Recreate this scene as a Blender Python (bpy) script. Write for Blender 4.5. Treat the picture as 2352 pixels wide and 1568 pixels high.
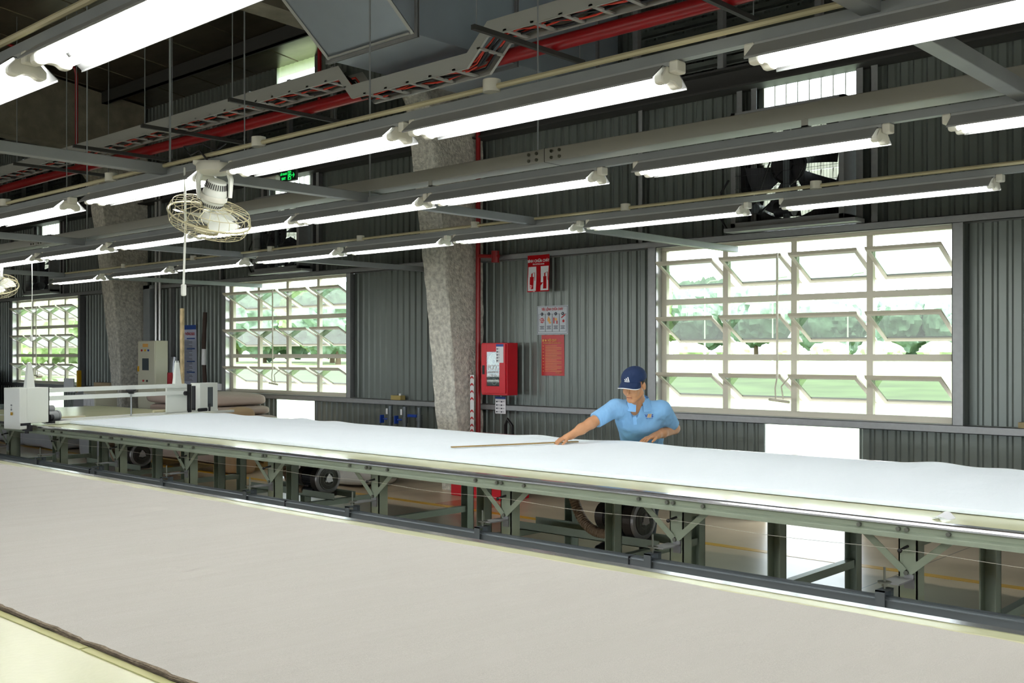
import bpy, math, random
import numpy as np
from mathutils import Vector, Matrix, noise
random.seed(7)
for o in list(bpy.data.objects): bpy.data.objects.remove(o, do_unlink=True)
SC = bpy.context.scene
COL = SC.collection
# ------------------------------------------------------------------ camera, sky, sun, exposure
F, YAW, H0, X0, H = 2408., 42.71, 812., 1176., 1.55
S_, C_ = math.sin(math.radians(YAW)), math.cos(math.radians(YAW))
cam = bpy.data.cameras.new('camera'); camo = bpy.data.objects.new('camera', cam); COL.objects.link(camo)
cam.sensor_width = 36.0; cam.lens = F / 2352 * 36; cam.shift_y = 28 / 2352; cam.clip_end = 600
camo.location = (0, 0, H); camo.rotation_euler = (math.radians(90), 0, math.radians(YAW))
SC.camera = camo
SC.view_settings.view_transform = 'Standard'; SC.view_settings.look = 'None'
SC.view_settings.gamma = 1; SC.view_settings.use_curve_mapping = False
SC.view_settings.exposure = 0.0
TUBE_E, SKY_E, SUN_E = 27.5, 7.0, 12.0
w = bpy.data.worlds.new('sky'); SC.world = w; w.use_nodes = True
bg = w.node_tree.nodes['Background']; bg.inputs[0].default_value = (.86, .93, 1, 1); bg.inputs[1].default_value = SKY_E
sun = bpy.data.lights.new('sun', 'SUN'); sun.energy = SUN_E; sun.angle = .02; sun.color = (1, .97, .9)
suno = bpy.data.objects.new('sun', sun); COL.objects.link(suno)
suno.rotation_euler = Vector((-.45, .5, -.95)).to_track_quat('-Z', 'Y').to_euler()

# ------------------------------------------------------------------ helpers
def lin(c): return tuple(((v/255)/12.92 if v/255 <= .04045 else ((v/255+.055)/1.055)**2.4) for v in c) + (1,)
def setp(b, k, v):
    if k in b.inputs: b.inputs[k].default_value = v
def mat(name, col, rough=.6, metal=0, bump=0, bscale=30, var=0, vscale=3, emit=0, spec=.5, stretch=None, detail=4):
    m = bpy.data.materials.new(name); m.use_nodes = True; nt = m.node_tree; N, L = nt.nodes, nt.links
    b = N['Principled BSDF']; c = lin(col)
    b.inputs['Base Color'].default_value = c; b.inputs['Roughness'].default_value = rough
    b.inputs['Metallic'].default_value = metal; setp(b, 'Specular IOR Level', spec)
    if emit:
        b.inputs['Emission Color'].default_value = c; b.inputs['Emission Strength'].default_value = emit
    if bump or var:
        tc = N.new('ShaderNodeTexCoord'); mp = N.new('ShaderNodeMapping'); L.new(tc.outputs['Object'], mp.inputs[0])
        if stretch: mp.inputs['Scale'].default_value = stretch
    if var:
        n = N.new('ShaderNodeTexNoise'); n.inputs['Scale'].default_value = vscale; n.inputs['Detail'].default_value = 5
        L.new(mp.outputs[0], n.inputs['Vector'])
        r = N.new('ShaderNodeValToRGB'); r.color_ramp.elements[0].position = .3; r.color_ramp.elements[1].position = .7
        r.color_ramp.elements[0].color = tuple(x*(1-var) for x in c[:3])+(1,)
        r.color_ramp.elements[1].color = tuple(min(1, x*(1+var)) for x in c[:3])+(1,)
        L.new(n.outputs[0], r.inputs[0]); L.new(r.outputs[0], b.inputs['Base Color'])
    if bump:
        n = N.new('ShaderNodeTexNoise'); n.inputs['Scale'].default_value = bscale; n.inputs['Detail'].default_value = detail
        L.new(mp.outputs[0], n.inputs['Vector'])
        bp = N.new('ShaderNodeBump'); bp.inputs['Strength'].default_value = min(1, bump); bp.inputs['Distance'].default_value = .02
        L.new(n.outputs[0], bp.inputs['Height']); L.new(bp.outputs[0], b.inputs['Normal'])
    return m

class MB:
    """collects faces and links them as one mesh object"""
    def __init__(s): s.v = []; s.f = []; s.mi = []; s.cur = 0
    def add(s, vs, fs):
        k = len(s.v); s.v += [tuple(v) for v in vs]; s.f += [tuple(i+k for i in f) for f in fs]; s.mi += [s.cur]*len(fs); return s
    def box(s, x0, x1, y0, y1, z0, z1):
        v = [(x, y, z) for z in (z0, z1) for y in (y0, y1) for x in (x0, x1)]
        return s.add(v, [(0, 2, 3, 1), (4, 5, 7, 6), (0, 1, 5, 4), (2, 6, 7, 3), (0, 4, 6, 2), (1, 3, 7, 5)])
    def bar(s, a, b, w, h, up=(0, 0, 1)):
        a, b = Vector(a), Vector(b); d = (b-a).normalized(); u = Vector(up)
        if abs(d.dot(u)) > .99: u = Vector((1, 0, 0))
        r = d.cross(u).normalized(); u = r.cross(d).normalized()
        v = [p+r*i*w/2+u*j*h/2 for p in (a, b) for j in (-1, 1) for i in (-1, 1)]
        return s.add(v, [(0, 1, 3, 2), (4, 6, 7, 5), (0, 4, 5, 1), (2, 3, 7, 6), (0, 2, 6, 4), (1, 5, 7, 3)])
    def tube(s, pts, r, n=10, cap=True, radii=None):
        pts = [Vector(p) for p in pts]; m = len(pts); k = []
        t0 = (pts[1]-pts[0]).normalized(); u = t0.orthogonal().normalized()
        vs = []
        for i, p in enumerate(pts):
            t = (pts[min(i+1, m-1)]-pts[max(i-1, 0)]).normalized()
            u = (u-t*u.dot(t)); u = u.normalized() if u.length > 1e-6 else t.orthogonal().normalized(); v = t.cross(u)
            rr = radii[i] if radii else r
            vs += [p+(u*math.cos(2*math.pi*j/n)+v*math.sin(2*math.pi*j/n))*rr for j in range(n)]
        fs = [(i*n+j, i*n+(j+1) % n, (i+1)*n+(j+1) % n, (i+1)*n+j) for i in range(m-1) for j in range(n)]
        if cap: fs += [tuple(range(n-1, -1, -1)), tuple((m-1)*n+j for j in range(n))]
        return s.add(vs, fs)
    def cyl(s, a, b, r, n=16, r2=None): return s.tube([a, b], r, n, True, [r, r if r2 is None else r2])
    def lathe(s, prof, c, ax=(0, 0, 1), n=24):
        ax = Vector(ax).normalized(); u = ax.orthogonal().normalized(); v = ax.cross(u); c = Vector(c); m = len(prof)
        vs = [c+ax*z+(u*math.cos(2*math.pi*j/n)+v*math.sin(2*math.pi*j/n))*r for r, z in prof for j in range(n)]
        return s.add(vs, [(i*n+j, i*n+(j+1) % n, (i+1)*n+(j+1) % n, (i+1)*n+j) for i in range(m-1) for j in range(n)])
    def prism(s, poly, a, b, f):
        """poly: 2d points; f(u,v,t) -> 3d"""
        n = len(poly); vs = [f(u, v, a) for u, v in poly]+[f(u, v, b) for u, v in poly]
        return s.add(vs, [tuple(range(n-1, -1, -1)), tuple(range(n, 2*n))]+[(i, (i+1) % n, n+(i+1) % n, n+i) for i in range(n)])
    def grid(s, nu, nv, f, closeu=False):
        vs = [f(i/(nu-1) if not closeu else i/nu, j/(nv-1)) for j in range(nv) for i in range(nu)]
        mu = nu if closeu else nu-1
        return s.add(vs, [(j*nu+i, j*nu+(i+1) % nu, (j+1)*nu+(i+1) % nu, (j+1)*nu+i) for j in range(nv-1) for i in range(mu)])
    def sphere(s, c, r, n=12, sc=(1, 1, 1)):
        c = Vector(c)
        return s.grid(n*2, n+1, lambda u, v: c+Vector((sc[0]*r*math.sin(math.pi*v)*math.cos(2*math.pi*u), sc[1]*r*math.sin(math.pi*v)*math.sin(2*math.pi*u), sc[2]*r*math.cos(math.pi*v))), True)
    def build(s, name, m, parent=None, smooth=False, bevel=0, label=None, kind=None, angle=40):
        vs = s.v
        if parent is None:
            xs = [v[0] for v in vs]; ys = [v[1] for v in vs]; zs = [v[2] for v in vs]
            off = Vector(((min(xs)+max(xs))/2, (min(ys)+max(ys))/2, min(zs)))
        else: off = WL(parent)
        me = bpy.data.meshes.new(name); me.from_pydata([(v[0]-off[0], v[1]-off[1], v[2]-off[2]) for v in vs], [], s.f)
        for mm in (m if isinstance(m, (list, tuple)) else [m]): me.materials.append(mm)
        for p, i in zip(me.polygons, s.mi): p.material_index = i; p.use_smooth = bool(smooth)
        me.update()
        if smooth:
            try: me.set_sharp_from_angle(angle=math.radians(angle))
            except Exception: pass
        o = bpy.data.objects.new(name, me); COL.objects.link(o)
        if parent is None: o.location = off
        else: o.parent = parent
        if bevel:
            b = o.modifiers.new('bevel', 'BEVEL'); b.width = bevel; b.segments = 2; b.limit_method = 'ANGLE'
        if label: o['label'] = label
        if kind: o['kind'] = kind
        return o
def WL(o):
    v = Vector((0, 0, 0))
    while o is not None: v = v+Vector(o.location); o = o.parent
    return v
def tag(o, label, cat, group=None, kind=None):
    o['label'] = label; o['category'] = cat
    if group: o['group'] = group
    if kind: o['kind'] = kind
    return o
def thing(name, label, cat, loc=(0, 0, 0), group=None):
    o = bpy.data.objects.new(name, None); o.empty_display_size = .1; COL.objects.link(o); o.location = loc
    return tag(o, label, cat, group)
def struct(mb, name, m, **k):
    o = mb.build(name, m, **k); o['kind'] = 'structure'; return o
def copy_tree(o, loc=None, rz=None, label=None, parent=None):
    c = o.copy(); COL.objects.link(c)
    if parent is not None: c.parent = parent
    if loc is not None: c.location = loc
    if rz is not None: c.rotation_euler = (0, 0, rz)
    if label: c['label'] = label
    for ch in list(o.children): copy_tree(ch, parent=c)
    return c
def text_mesh(s, size, sx=1.0, bold=0.0, res=2):
    cu = bpy.data.curves.new('lettering', 'FONT'); cu.body = s; cu.size = size; cu.align_x = 'CENTER'; cu.align_y = 'CENTER'
    cu.offset = bold; cu.extrude = .0006; cu.resolution_u = res
    to = bpy.data.objects.new('lettering', cu); COL.objects.link(to)
    me = bpy.data.meshes.new_from_object(to.evaluated_get(bpy.context.evaluated_depsgraph_get()))
    bpy.data.objects.remove(to); bpy.data.curves.remove(cu)
    vs = [(v.co.x*sx, v.co.y, v.co.z) for v in me.vertices]; fs = [tuple(p.vertices) for p in me.polygons]
    bpy.data.meshes.remove(me); return vs, fs
def add_text(mb, s, size, f, sx=1.0, bold=0.0):
    """f(u,v,t): plane coordinates -> world"""
    vs, fs = text_mesh(s, size, sx, bold); return mb.add([f(*v) for v in vs], fs)
def P(px, py, fw):
    r = (px-X0)/F*fw
    return Vector((-S_*fw+C_*r, C_*fw+S_*r, H+(H0-py)*fw/F))
def nz(x, y, z=0): return noise.noise(Vector((x, y, z)))
ONE = ['first', 'second', 'third', 'fourth', 'fifth', 'sixth', 'seventh', 'eighth', 'ninth', 'tenth', 'eleventh', 'twelfth']

# ------------------------------------------------------------------ materials
M = {}
M['wall'] = mat('painted_sheet_metal', (112, 119, 114), .32, .35, .12, 6, .08, 2, stretch=(1, 1, .15))
M['wall_up'] = M['wall']
M['galv'] = mat('galvanised_steel', (150, 152, 152), .45, .5, .04, 40, .05, 25)
M['strut'] = mat('grey_steel_channel', (140, 146, 148), .5, .25, .05, 30, .06, 6)
M['wframe'] = mat('cream_aluminium', (205, 200, 182), .45, .1)
M['jamb'] = mat('polished_jamb_metal', (188, 188, 186), .25, .6)
M['conc'] = mat('rough_sprayed_concrete', (206, 204, 192), .95, 0, 1, 34, .3, 22, detail=8)
M['beamc'] = mat('cast_concrete', (128, 124, 108), .9, 0, .5, 9, .2, 5)
M['roof'] = mat('foil_backed_roof_sheet', (104, 96, 80), .30, .8, .12, 2.5, .35, .9, stretch=(1, 3, 1))
M['purlin'] = mat('dark_purlin_steel', (62, 62, 60), .6, .3)
M['duct'] = mat('galvanised_duct_sheet', (150, 160, 168), .45, .45, .05, 4, .06, 2)
M['ductdark'] = mat('duct_flange_steel', (110, 116, 118), .5, .5)
M['tray'] = mat('grey_painted_tray', (172, 174, 168), .5, .1)
M['red'] = mat('red_pipe_paint', (142, 16, 22), .35, 0, 0)
M['redcab'] = mat('red_cabinet_paint', (196, 22, 38), .35)
M['white'] = mat('white_enamel', (226, 230, 222), .35)
M['offw'] = mat('off_white_plastic', (214, 214, 202), .45)
M['conduit'] = mat('cream_conduit', (190, 184, 150), .5)
M['refl_out'] = mat('grey_reflector_back', (168, 172, 172), .45, .2)
M['refl'] = mat('white_reflector_sheet', (140, 142, 142), .35, .1)
M['tube'] = mat('lit_fluorescent_tube', (255, 255, 252), .4, emit=TUBE_E)
M['black'] = mat('black_rubber', (20, 20, 22), .5)
M['dark'] = mat('dark_steel', (38, 38, 42), .45, .3)
M['leg'] = mat('grey_green_leg_paint', (150, 162, 142), .4, .05, .03, 60, .04, 8)
M['top'] = mat('cream_table_laminate', (204, 205, 164), .22, 0, .03, 60, .04, 3)
M['alu'] = mat('bright_aluminium_edging', (205, 206, 208), .16, .9, .03, 8)
M['crail'] = mat('grey_rail_steel', (104, 112, 116), .38, .5)
M['bolt'] = mat('bolt_steel', (120, 122, 112), .35, .8)
M['floor'] = None
M['yellow'] = mat('yellow_floor_paint', (206, 158, 20), .35)
M['wood'] = mat('wooden_rule', (150, 122, 66), .5, 0, .1, 60, .15, 20, stretch=(1, 8, 1))
M['paper'] = mat('white_paper', (222, 224, 226), .6)
M['ink'] = mat('dark_ink', (40, 44, 60), .6)
M['inkred'] = mat('red_ink', (176, 30, 36), .5)
M['posterred'] = mat('red_poster_vinyl', (176, 26, 24), .3)
M['gold'] = mat('gold_ink', (226, 170, 90), .5)
M['blue'] = mat('blue_header_ink', (36, 74, 150), .5)
M['pvcblue'] = mat('blue_valve_plastic', (22, 60, 150), .4)
M['cloth'] = mat('mauve_cloth', (176, 158, 146), .95, 0, .3, 8)
M['wrap'] = mat('plastic_wrapped_roll', (160, 162, 164), .3, 0, .6, 5)
M['cab'] = mat('beige_cabinet_enamel', (200, 198, 176), .45)
M['screen'] = mat('dark_screen_glass', (52, 60, 66), .12)
M['rust'] = mat('rusty_white_paint', (196, 176, 138), .7, .1, .1, 20, .35, 9)
M['skin'] = mat('skin', (190, 138, 98), .5, 0, .08, 60, .06, 18)
M['shirt'] = mat('light_blue_pique_cotton', (128, 178, 222), .9, 0, .7, 9, stretch=(1.6, 1.6, .55), detail=2)
M['shirt2'] = mat('light_blue_rib_collar', (126, 178, 226), .9)
M['navy'] = mat('navy_cap_cotton', (13, 38, 76), .85, 0, .1, 40)
M['trouser'] = mat('black_trouser_cloth', (22, 23, 27), .9)
M['hair'] = mat('black_hair', (26, 22, 20), .7, 0, .6, 120)
M['orange'] = mat('orange_logo_ink', (236, 176, 70), .6)
M['hose'] = mat('brown_ribbed_hose', (150, 126, 100), .5)
M['blower'] = mat('cast_blower_housing', (86, 80, 76), .4, .4, .1, 20)
M['blowface'] = mat('silver_blower_rim', (176, 172, 170), .35, .6)
M['cable_r'] = mat('red_cable', (206, 60, 40), .5)
M['cable_k'] = mat('black_cable', (22, 22, 26), .5)
M['glow'] = mat('green_exit_letters', (30, 235, 100), .5, emit=1.1)
M['signk'] = mat('black_sign_face', (10, 26, 16), .4)
M['grassm'] = mat('sunlit_grass', (112, 130, 84), .95, 0, .4, 2, .35, .5)
M['leaf'] = mat('tree_foliage', (146, 164, 122), .9, 0, .8, 1.2, .4, 1.5)
M['leafd'] = mat('dark_tree_foliage', (112, 134, 118), .9, 0, .8, 1.2, .4, 1.5)
M['bark'] = mat('tree_bark', (92, 80, 62), .95)

def cloth_mat(name, col, tw, wr):
    m = bpy.data.materials.new(name); m.use_nodes = True; N, L = m.node_tree.nodes, m.node_tree.links
    b = N['Principled BSDF']; b.inputs['Roughness'].default_value = .95; setp(b, 'Specular IOR Level', .15); c = lin(col)
    setp(b, 'Sheen Weight', .1)
    tc = N.new('ShaderNodeTexCoord')
    n1 = N.new('ShaderNodeTexNoise'); n1.inputs['Scale'].default_value = 1.3; mp = N.new('ShaderNodeMapping')
    mp.inputs['Rotation'].default_value = (0, 0, .35); mp.inputs['Scale'].default_value = (1.1, .16, 1)
    L.new(tc.outputs['Object'], mp.inputs[0]); L.new(mp.outputs[0], n1.inputs['Vector']); n1.inputs['Scale'].default_value = 5; n1.inputs['Detail'].default_value = 6
    wv = N.new('ShaderNodeTexNoise'); wv.inputs['Scale'].default_value = 500; L.new(tc.outputs['Object'], wv.inputs['Vector'])
    r = N.new('ShaderNodeValToRGB'); r.color_ramp.elements[0].position = .35; r.color_ramp.elements[1].position = .65
    r.color_ramp.elements[0].color = tuple(x*(1-tw) for x in c[:3])+(1,); r.color_ramp.elements[1].color = tuple(min(1, x*(1+tw)) for x in c[:3])+(1,)
    L.new(wv.outputs[0], r.inputs[0]); L.new(r.outputs[0], b.inputs['Base Color'])
    b1 = N.new('ShaderNodeBump'); b1.inputs['Strength'].default_value = wr; b1.inputs['Distance'].default_value = .07; L.new(n1.outputs[0], b1.inputs['Height'])
    L.new(b1.outputs[0], b.inputs['Normal']); return m
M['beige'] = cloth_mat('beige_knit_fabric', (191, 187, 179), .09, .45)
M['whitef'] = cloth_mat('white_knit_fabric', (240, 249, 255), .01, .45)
M['ply'] = mat('beige_ply_edges', (140, 126, 106), .95, 0, .5, 80, .3, 60, stretch=(1, 1, 6))

def glass_mat(name, tint, gloss=.18):
    m = bpy.data.materials.new(name); m.use_nodes = True; N, L = m.node_tree.nodes, m.node_tree.links
    N.remove(N['Principled BSDF']); out = N['Material Output']
    t = N.new('ShaderNodeBsdfTransparent'); t.inputs[0].default_value = tint
    g = N.new('ShaderNodeBsdfGlossy'); g.inputs['Roughness'].default_value = .03; g.inputs[0].default_value = (.9, .95, .95, 1)
    lw_ = N.new('ShaderNodeLayerWeight'); lw_.inputs[0].default_value = .5; pw = N.new('ShaderNodeMath'); pw.operation = 'POWER'; pw.inputs[1].default_value = 4; L.new(lw_.outputs['Facing'], pw.inputs[0])
    ad = N.new('ShaderNodeMath'); ad.operation = 'MULTIPLY_ADD'; ad.inputs[1].default_value = .9; ad.inputs[2].default_value = .05; L.new(pw.outputs[0], ad.inputs[0])
    mx = N.new('ShaderNodeMixShader'); L.new(ad.outputs[0], mx.inputs[0]); L.new(t.outputs[0], mx.inputs[1]); L.new(g.outputs[0], mx.inputs[2])
    L.new(mx.outputs[0], out.inputs[0]); return m
M['glass'] = glass_mat('tinted_window_glass', (.19, .25, .18, 1))
M['clear'] = glass_mat('clear_cover_glass', (.85, .9, .88, 1))
def trans_mat():
    m = bpy.data.materials.new('translucent_fibreglass'); m.use_nodes = True; N, L = m.node_tree.nodes, m.node_tree.links
    N.remove(N['Principled BSDF']); out = N['Material Output']
    t = N.new('ShaderNodeBsdfTransparent'); t.inputs[0].default_value = (.9, .95, 1, 1)
    d = N.new('ShaderNodeBsdfTranslucent'); d.inputs[0].default_value = (.9, .92, .85, 1)
    mx = N.new('ShaderNodeMixShader'); mx.inputs[0].default_value = .45
    L.new(t.outputs[0], mx.inputs[1]); L.new(d.outputs[0], mx.inputs[2]); L.new(mx.outputs[0], out.inputs[0]); return m
M['trans'] = trans_mat()
M['shutter'] = bpy.data.materials.new('backlit_shutter_plastic'); M['shutter'].use_nodes = True
_n = M['shutter'].node_tree; _n.nodes.remove(_n.nodes['Principled BSDF']); _t = _n.nodes.new('ShaderNodeBsdfTranslucent'); _t.inputs[0].default_value = (.30, .29, .25, 1); _n.links.new(_t.outputs[0], _n.nodes['Material Output'].inputs[0])
def floor_mat():
    m = bpy.data.materials.new('polished_concrete_floor'); m.use_nodes = True; N, L = m.node_tree.nodes, m.node_tree.links
    b = N['Principled BSDF']; tc = N.new('ShaderNodeTexCoord')
    n = N.new('ShaderNodeTexNoise'); n.inputs['Scale'].default_value = 1.1; n.inputs['Detail'].default_value = 6; L.new(tc.outputs['Object'], n.inputs['Vector'])
    r = N.new('ShaderNodeValToRGB'); r.color_ramp.elements[0].color = lin((178, 158, 128)); r.color_ramp.elements[1].color = lin((206, 188, 160))
    r.color_ramp.elements[0].position = .35; r.color_ramp.elements[1].position = .65
    br = N.new('ShaderNodeTexBrick'); br.offset = 0; br.inputs['Scale'].default_value = 1; br.inputs['Brick Width'].default_value = 3; br.inputs['Row Height'].default_value = 3
    br.inputs['Mortar Size'].default_value = .006; br.inputs['Color1'].default_value = br.inputs['Color2'].default_value = (1, 1, 1, 1); br.inputs['Mortar'].default_value = (.4, .4, .4, 1)
    L.new(tc.outputs['Object'], br.inputs['Vector'])
    mx = N.new('ShaderNodeMixRGB'); mx.blend_type = 'MULTIPLY'; mx.inputs[0].default_value = 1; L.new(n.outputs[0], r.inputs[0]); L.new(r.outputs[0], mx.inputs[1]); L.new(br.outputs[0], mx.inputs[2])
    L.new(mx.outputs[0], b.inputs['Base Color'])
    r2 = N.new('ShaderNodeMapRange'); r2.inputs[3].default_value = .24; r2.inputs[4].default_value = .42; L.new(n.outputs[0], r2.inputs[0]); L.new(r2.outputs[0], b.inputs['Roughness'])
    return m
M['floor'] = floor_mat()

# ------------------------------------------------------------------ room shell
D = 8.60; WY = 8.72                      # inner face of the steel rails; face of the sheet wall
XL, XR, YB = -27., 9., -9.
BAYS = [-6.0, -13.77, -21.5]             # left jamb of each window
WW = 2.88
Z1, Z2, Z3 = .975, 2.60, 4.02            # sill rail top, head rail underside, upper girt underside
PER = .112
def cx(x):                               # corrugation depth at x
    t = (x/PER) % 1.0
    return 0 if t < .50 else ((t-.50)/.10 if t < .60 else (1 if t < .82 else (1-t)/.18))
def corr(mb, x0, x1, z0, z1, y=WY, dep=.019):
    xs = {x0, x1}; k = math.floor(x0/PER)-1
    while k*PER < x1:
        for t in (0, .50, .60, .82):
            x = (k+t)*PER
            if x0 < x < x1: xs.add(x)
        k += 1
    xs = sorted(xs); n = len(xs)
    mb.add([(x, y+dep*cx(x+1e-6), z) for z in (z0, z1) for x in xs], [(i, i+1, n+i+1, n+i) for i in range(n-1)])
    mb.box(x0, x1, y+dep+.004, y+dep+.03, z0, z1)
fl = MB(); fl.box(XL, XR, YB, D+.2, -.1, 0); struct(fl, 'floor', M['floor'])
wl = MB()
def roofz(y): return 5.62+(8.8-y)*.13
def tcol(b): return (b+1.13, b+2.04)     # translucent column of a bay
# low band, middle band, upper bands
edges = [XL]+sorted(sum(([tcol(b)[0], tcol(b)[1]] for b in BAYS), []))+[XR]
for i in range(0, len(edges), 2):
    corr(wl, edges[i], edges[i+1], 0, Z1-.06)
    corr(wl, edges[i], edges[i+1], Z2+.05, Z3+.1); corr(wl, edges[i], edges[i+1], Z3+.1, 5.64)
for b in BAYS: corr(wl, tcol(b)[0], tcol(b)[1], Z3+.1, 5.3)
e2 = [XL]+sorted(sum(([b, b+WW] for b in BAYS), []))+[XR]
for i in range(0, len(e2), 2): corr(wl, e2[i], e2[i+1], Z1-.06, Z2+.05)
struct(wl, 'wall_back', M['wall'])
for i, b in enumerate(BAYS):
    t0, t1 = tcol(b); p = MB()
    for z0, z1 in ((0.02, Z1-.06), (Z2+.05, Z3+.1), (5.3, 5.64)):
        xs = [t0+k*PER*.5 for k in range(int((t1-t0)/PER/.5)+1)]+[t1]; n = len(xs)
        p.add([(x, WY+.012+(.012 if k % 2 else 0), z) for z in (z0, z1) for k, x in enumerate(xs)], [(k, k+1, n+k+1, n+k) for k in range(n-1)])
    fr = MB(); 
    for k in range(9):
        x = t0+(t1-t0)*k/8; fr.box(x-.004, x+.004, WY-.01, WY+.03, Z2+.05, Z3+.1)
    o = struct(p, 'window_%d' % (i+4), M['trans']); fr.build('glazing_bar', M['offw'], o)
lw = MB(); lw.box(XL-.1, XL, YB, WY+.05, 0, 8.2); struct(lw, 'wall_left', M['wall'])
def openwall(name, a, b, f):             # unseen hall sides: plinth, posts, fascia; open band added for fill daylight
    m = MB(); f(m, a, b, 0, .6); f(m, a, b, 1.9, 8.2); q = a
    while q < b: f(m, q, q+.3, 0.6, 1.9); q += 7.8
    struct(m, name, M['wall'])
openwall('wall_right', YB, WY+.05, lambda m, a, b, c, d: m.box(XR, XR+.1, a, b, c, d))
openwall('wall_front', XL, XR, lambda m, a, b, c, d: m.box(a, b, YB-.1, YB, c, d))
rf = MB(); ys = [YB-.1, D+.4]
n = 0
prof = []
x = XL-.1
while x < XR+.1:
    prof += [(x, 0), (x+.96, 0), (x+.97, .012), (x+.99, .012), (x+1.0, 0)]; x += 1.0
n = len(prof)
rf.add([(px_, y, roofz(y)+h) for y in ys for px_, h in prof], [(i, n+i, n+i+1, i+1) for i in range(n-1)])
rf.box(XL-.1, XR+.1, YB-.1, D+.4, roofz(YB)+.1, roofz(YB)+.12)
struct(rf, 'ceiling', M['roof'])
pn = 1
for y in (7.9, 6.4, 4.9, 3.4, 1.9, .4, -1.1, -2.6):          # roof purlins
    p = MB(); z = roofz(y); p.box(XL, XR, y-.03, y+.03, z-.19, z-.005); p.box(XL, XR, y-.03, y+.06, z-.19, z-.18)
    struct(p, 'trim_%d' % pn, M['purlin']); pn += 1
def rail(z0, z1, x0=XL, x1=XR, y0=D, m='galv', dep=.12):
    global pn
    p = MB(); t = .005
    p.box(x0, x1, y0, y0+t, z0, z1); p.box(x0, x1, y0, y0+dep, z1-t, z1); p.box(x0, x1, y0, y0+dep, z0, z0+t)
    struct(p, 'trim_%d' % pn, M[m]); pn += 1
rail(Z1-.065, Z1); rail(Z2, Z2+.065)
p = MB(); p.box(XL, XR, D-.12, D+.1, Z3-.02, Z3); p.box(XL, XR, D-.02, D, Z3, Z3+.16); p.box(XL, XR, D-.12, D+.1, Z3+.16, Z3+.18)
struct(p, 'trim_%d' % pn, M['purlin']); pn += 1
# concrete frames: a tapering column and a rafter, one casting each
def frame(xr, label):
    xl = xr-.345; m = MB(); ring = []
    zs = [0+.12*i for i in range(41)]
    def yf(z): return 8.27-.055*z-.012*z*z-max(0, z-4.35)*.7
    for k, z in enumerate(zs):
        y0, y1 = yf(z), 8.66; lx = xl-(.03*max(0, z-1)/2 if z < 4 else .045)+(.06*(1-z) if z < 1 else 0)
        pts = []
        def edge(a, b, n): pts.extend([(a[0]+(b[0]-a[0])*i/n, a[1]+(b[1]-a[1])*i/n) for i in range(n)])
        c = .02
        edge((lx+c, y0), (xr-c, y0), 8); edge((xr-c, y0), (xr, y0+c), 1); edge((xr, y0+c), (xr, y1), 14); edge((xr, y1), (lx, y1), 4); edge((lx, y1), (lx, y0+c), 10); edge((lx, y0+c), (lx+c, y0), 1)
        ring = [(a+.012*nz(a*9, b*9, z*9)+.006*nz(a*30, b*30, z*30), b+.014*nz(a*9+7, b*9, z*9)+.006*nz(a*30, b*30+9, z*30), z) for a, b in pts]
        n = len(ring); m.add(ring, [])
        if k: m.add([], []); b0 = (k-1)*n; m.f += [(b0+i, b0+(i+1) % n, b0+n+(i+1) % n, b0+n+i) for i in range(n)]; m.mi += [0]*n
    col = m.build('column_shaft', M['conc'], None, smooth=True)
    root = thing('concrete_column', label, 'column', (xr-.17, 8.4, 0), 'concrete columns of the hall frame')
    col.location = Vector(col.location)-Vector(root.location); col.parent = root
    r = MB(); N_ = 60
    def rz0(y): return 4.74+(8.6-y)*.045
    def g(u, v):
        y = 8.6-u*13
        lo, hi = rz0(y), roofz(y)-.02
        c = v*6; 
        q = [(xl, lo), (xl, lo), (xr, lo), (xr, hi), (xr, hi), (xl, hi), (xl, lo)]
        i = min(5, int(c)); t = c-i; a = q[i][0]*(1-t)+q[i+1][0]*t; z = q[i][1]*(1-t)+q[i+1][1]*t
        return (a+.012*nz(a*5, y*3, z*4), y, z+.012*nz(a*5+3, y*3, z*4))
    r.grid(N_, 25, g); r.build('rafter', M['beamc'], root, smooth=True)
frame(-8.45, 'rough concrete column beside the red fire cabinet')
frame(-16.2, 'rough concrete column left of the control cabinet')

# posts beside windows and translucent columns
pk = 0
def post(x0, x1, z0, z1, openside=1, y0=D, y1=WY+.02):
    global pn
    m = MB(); t = .004; m.box(x0, x1, y0, y0+t, z0, z1)
    if openside: m.box(x0, x0+t, y0, y1, z0, z1)
    else: m.box(x1-t, x1, y0, y1, z0, z1); m.box(x0, x0+t, y0, y1, z0, z1)
    struct(m, 'trim_%d' % pn, M['galv']); pn += 1
for b in BAYS:
    post(b-.1, b, Z1, Z2, 0); post(b+WW+.0, b+WW+.085, Z1, Z2, 1)
    t0, t1 = tcol(b)
    for x in (t0-.24, t0-.09, t1+.02, t1+.15): post(x, x+.06, Z2+.065, Z3-.02, 1, D+.03)
    post(b-.25, b-.2, Z2+.06, Z3-.02, 1, D+.05)
    post(b-.19, b-.12, 0, Z1-.065, 1, D+.05)
post(-15.45, -15.38, 0, Z2, 1, D+.02)

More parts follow.
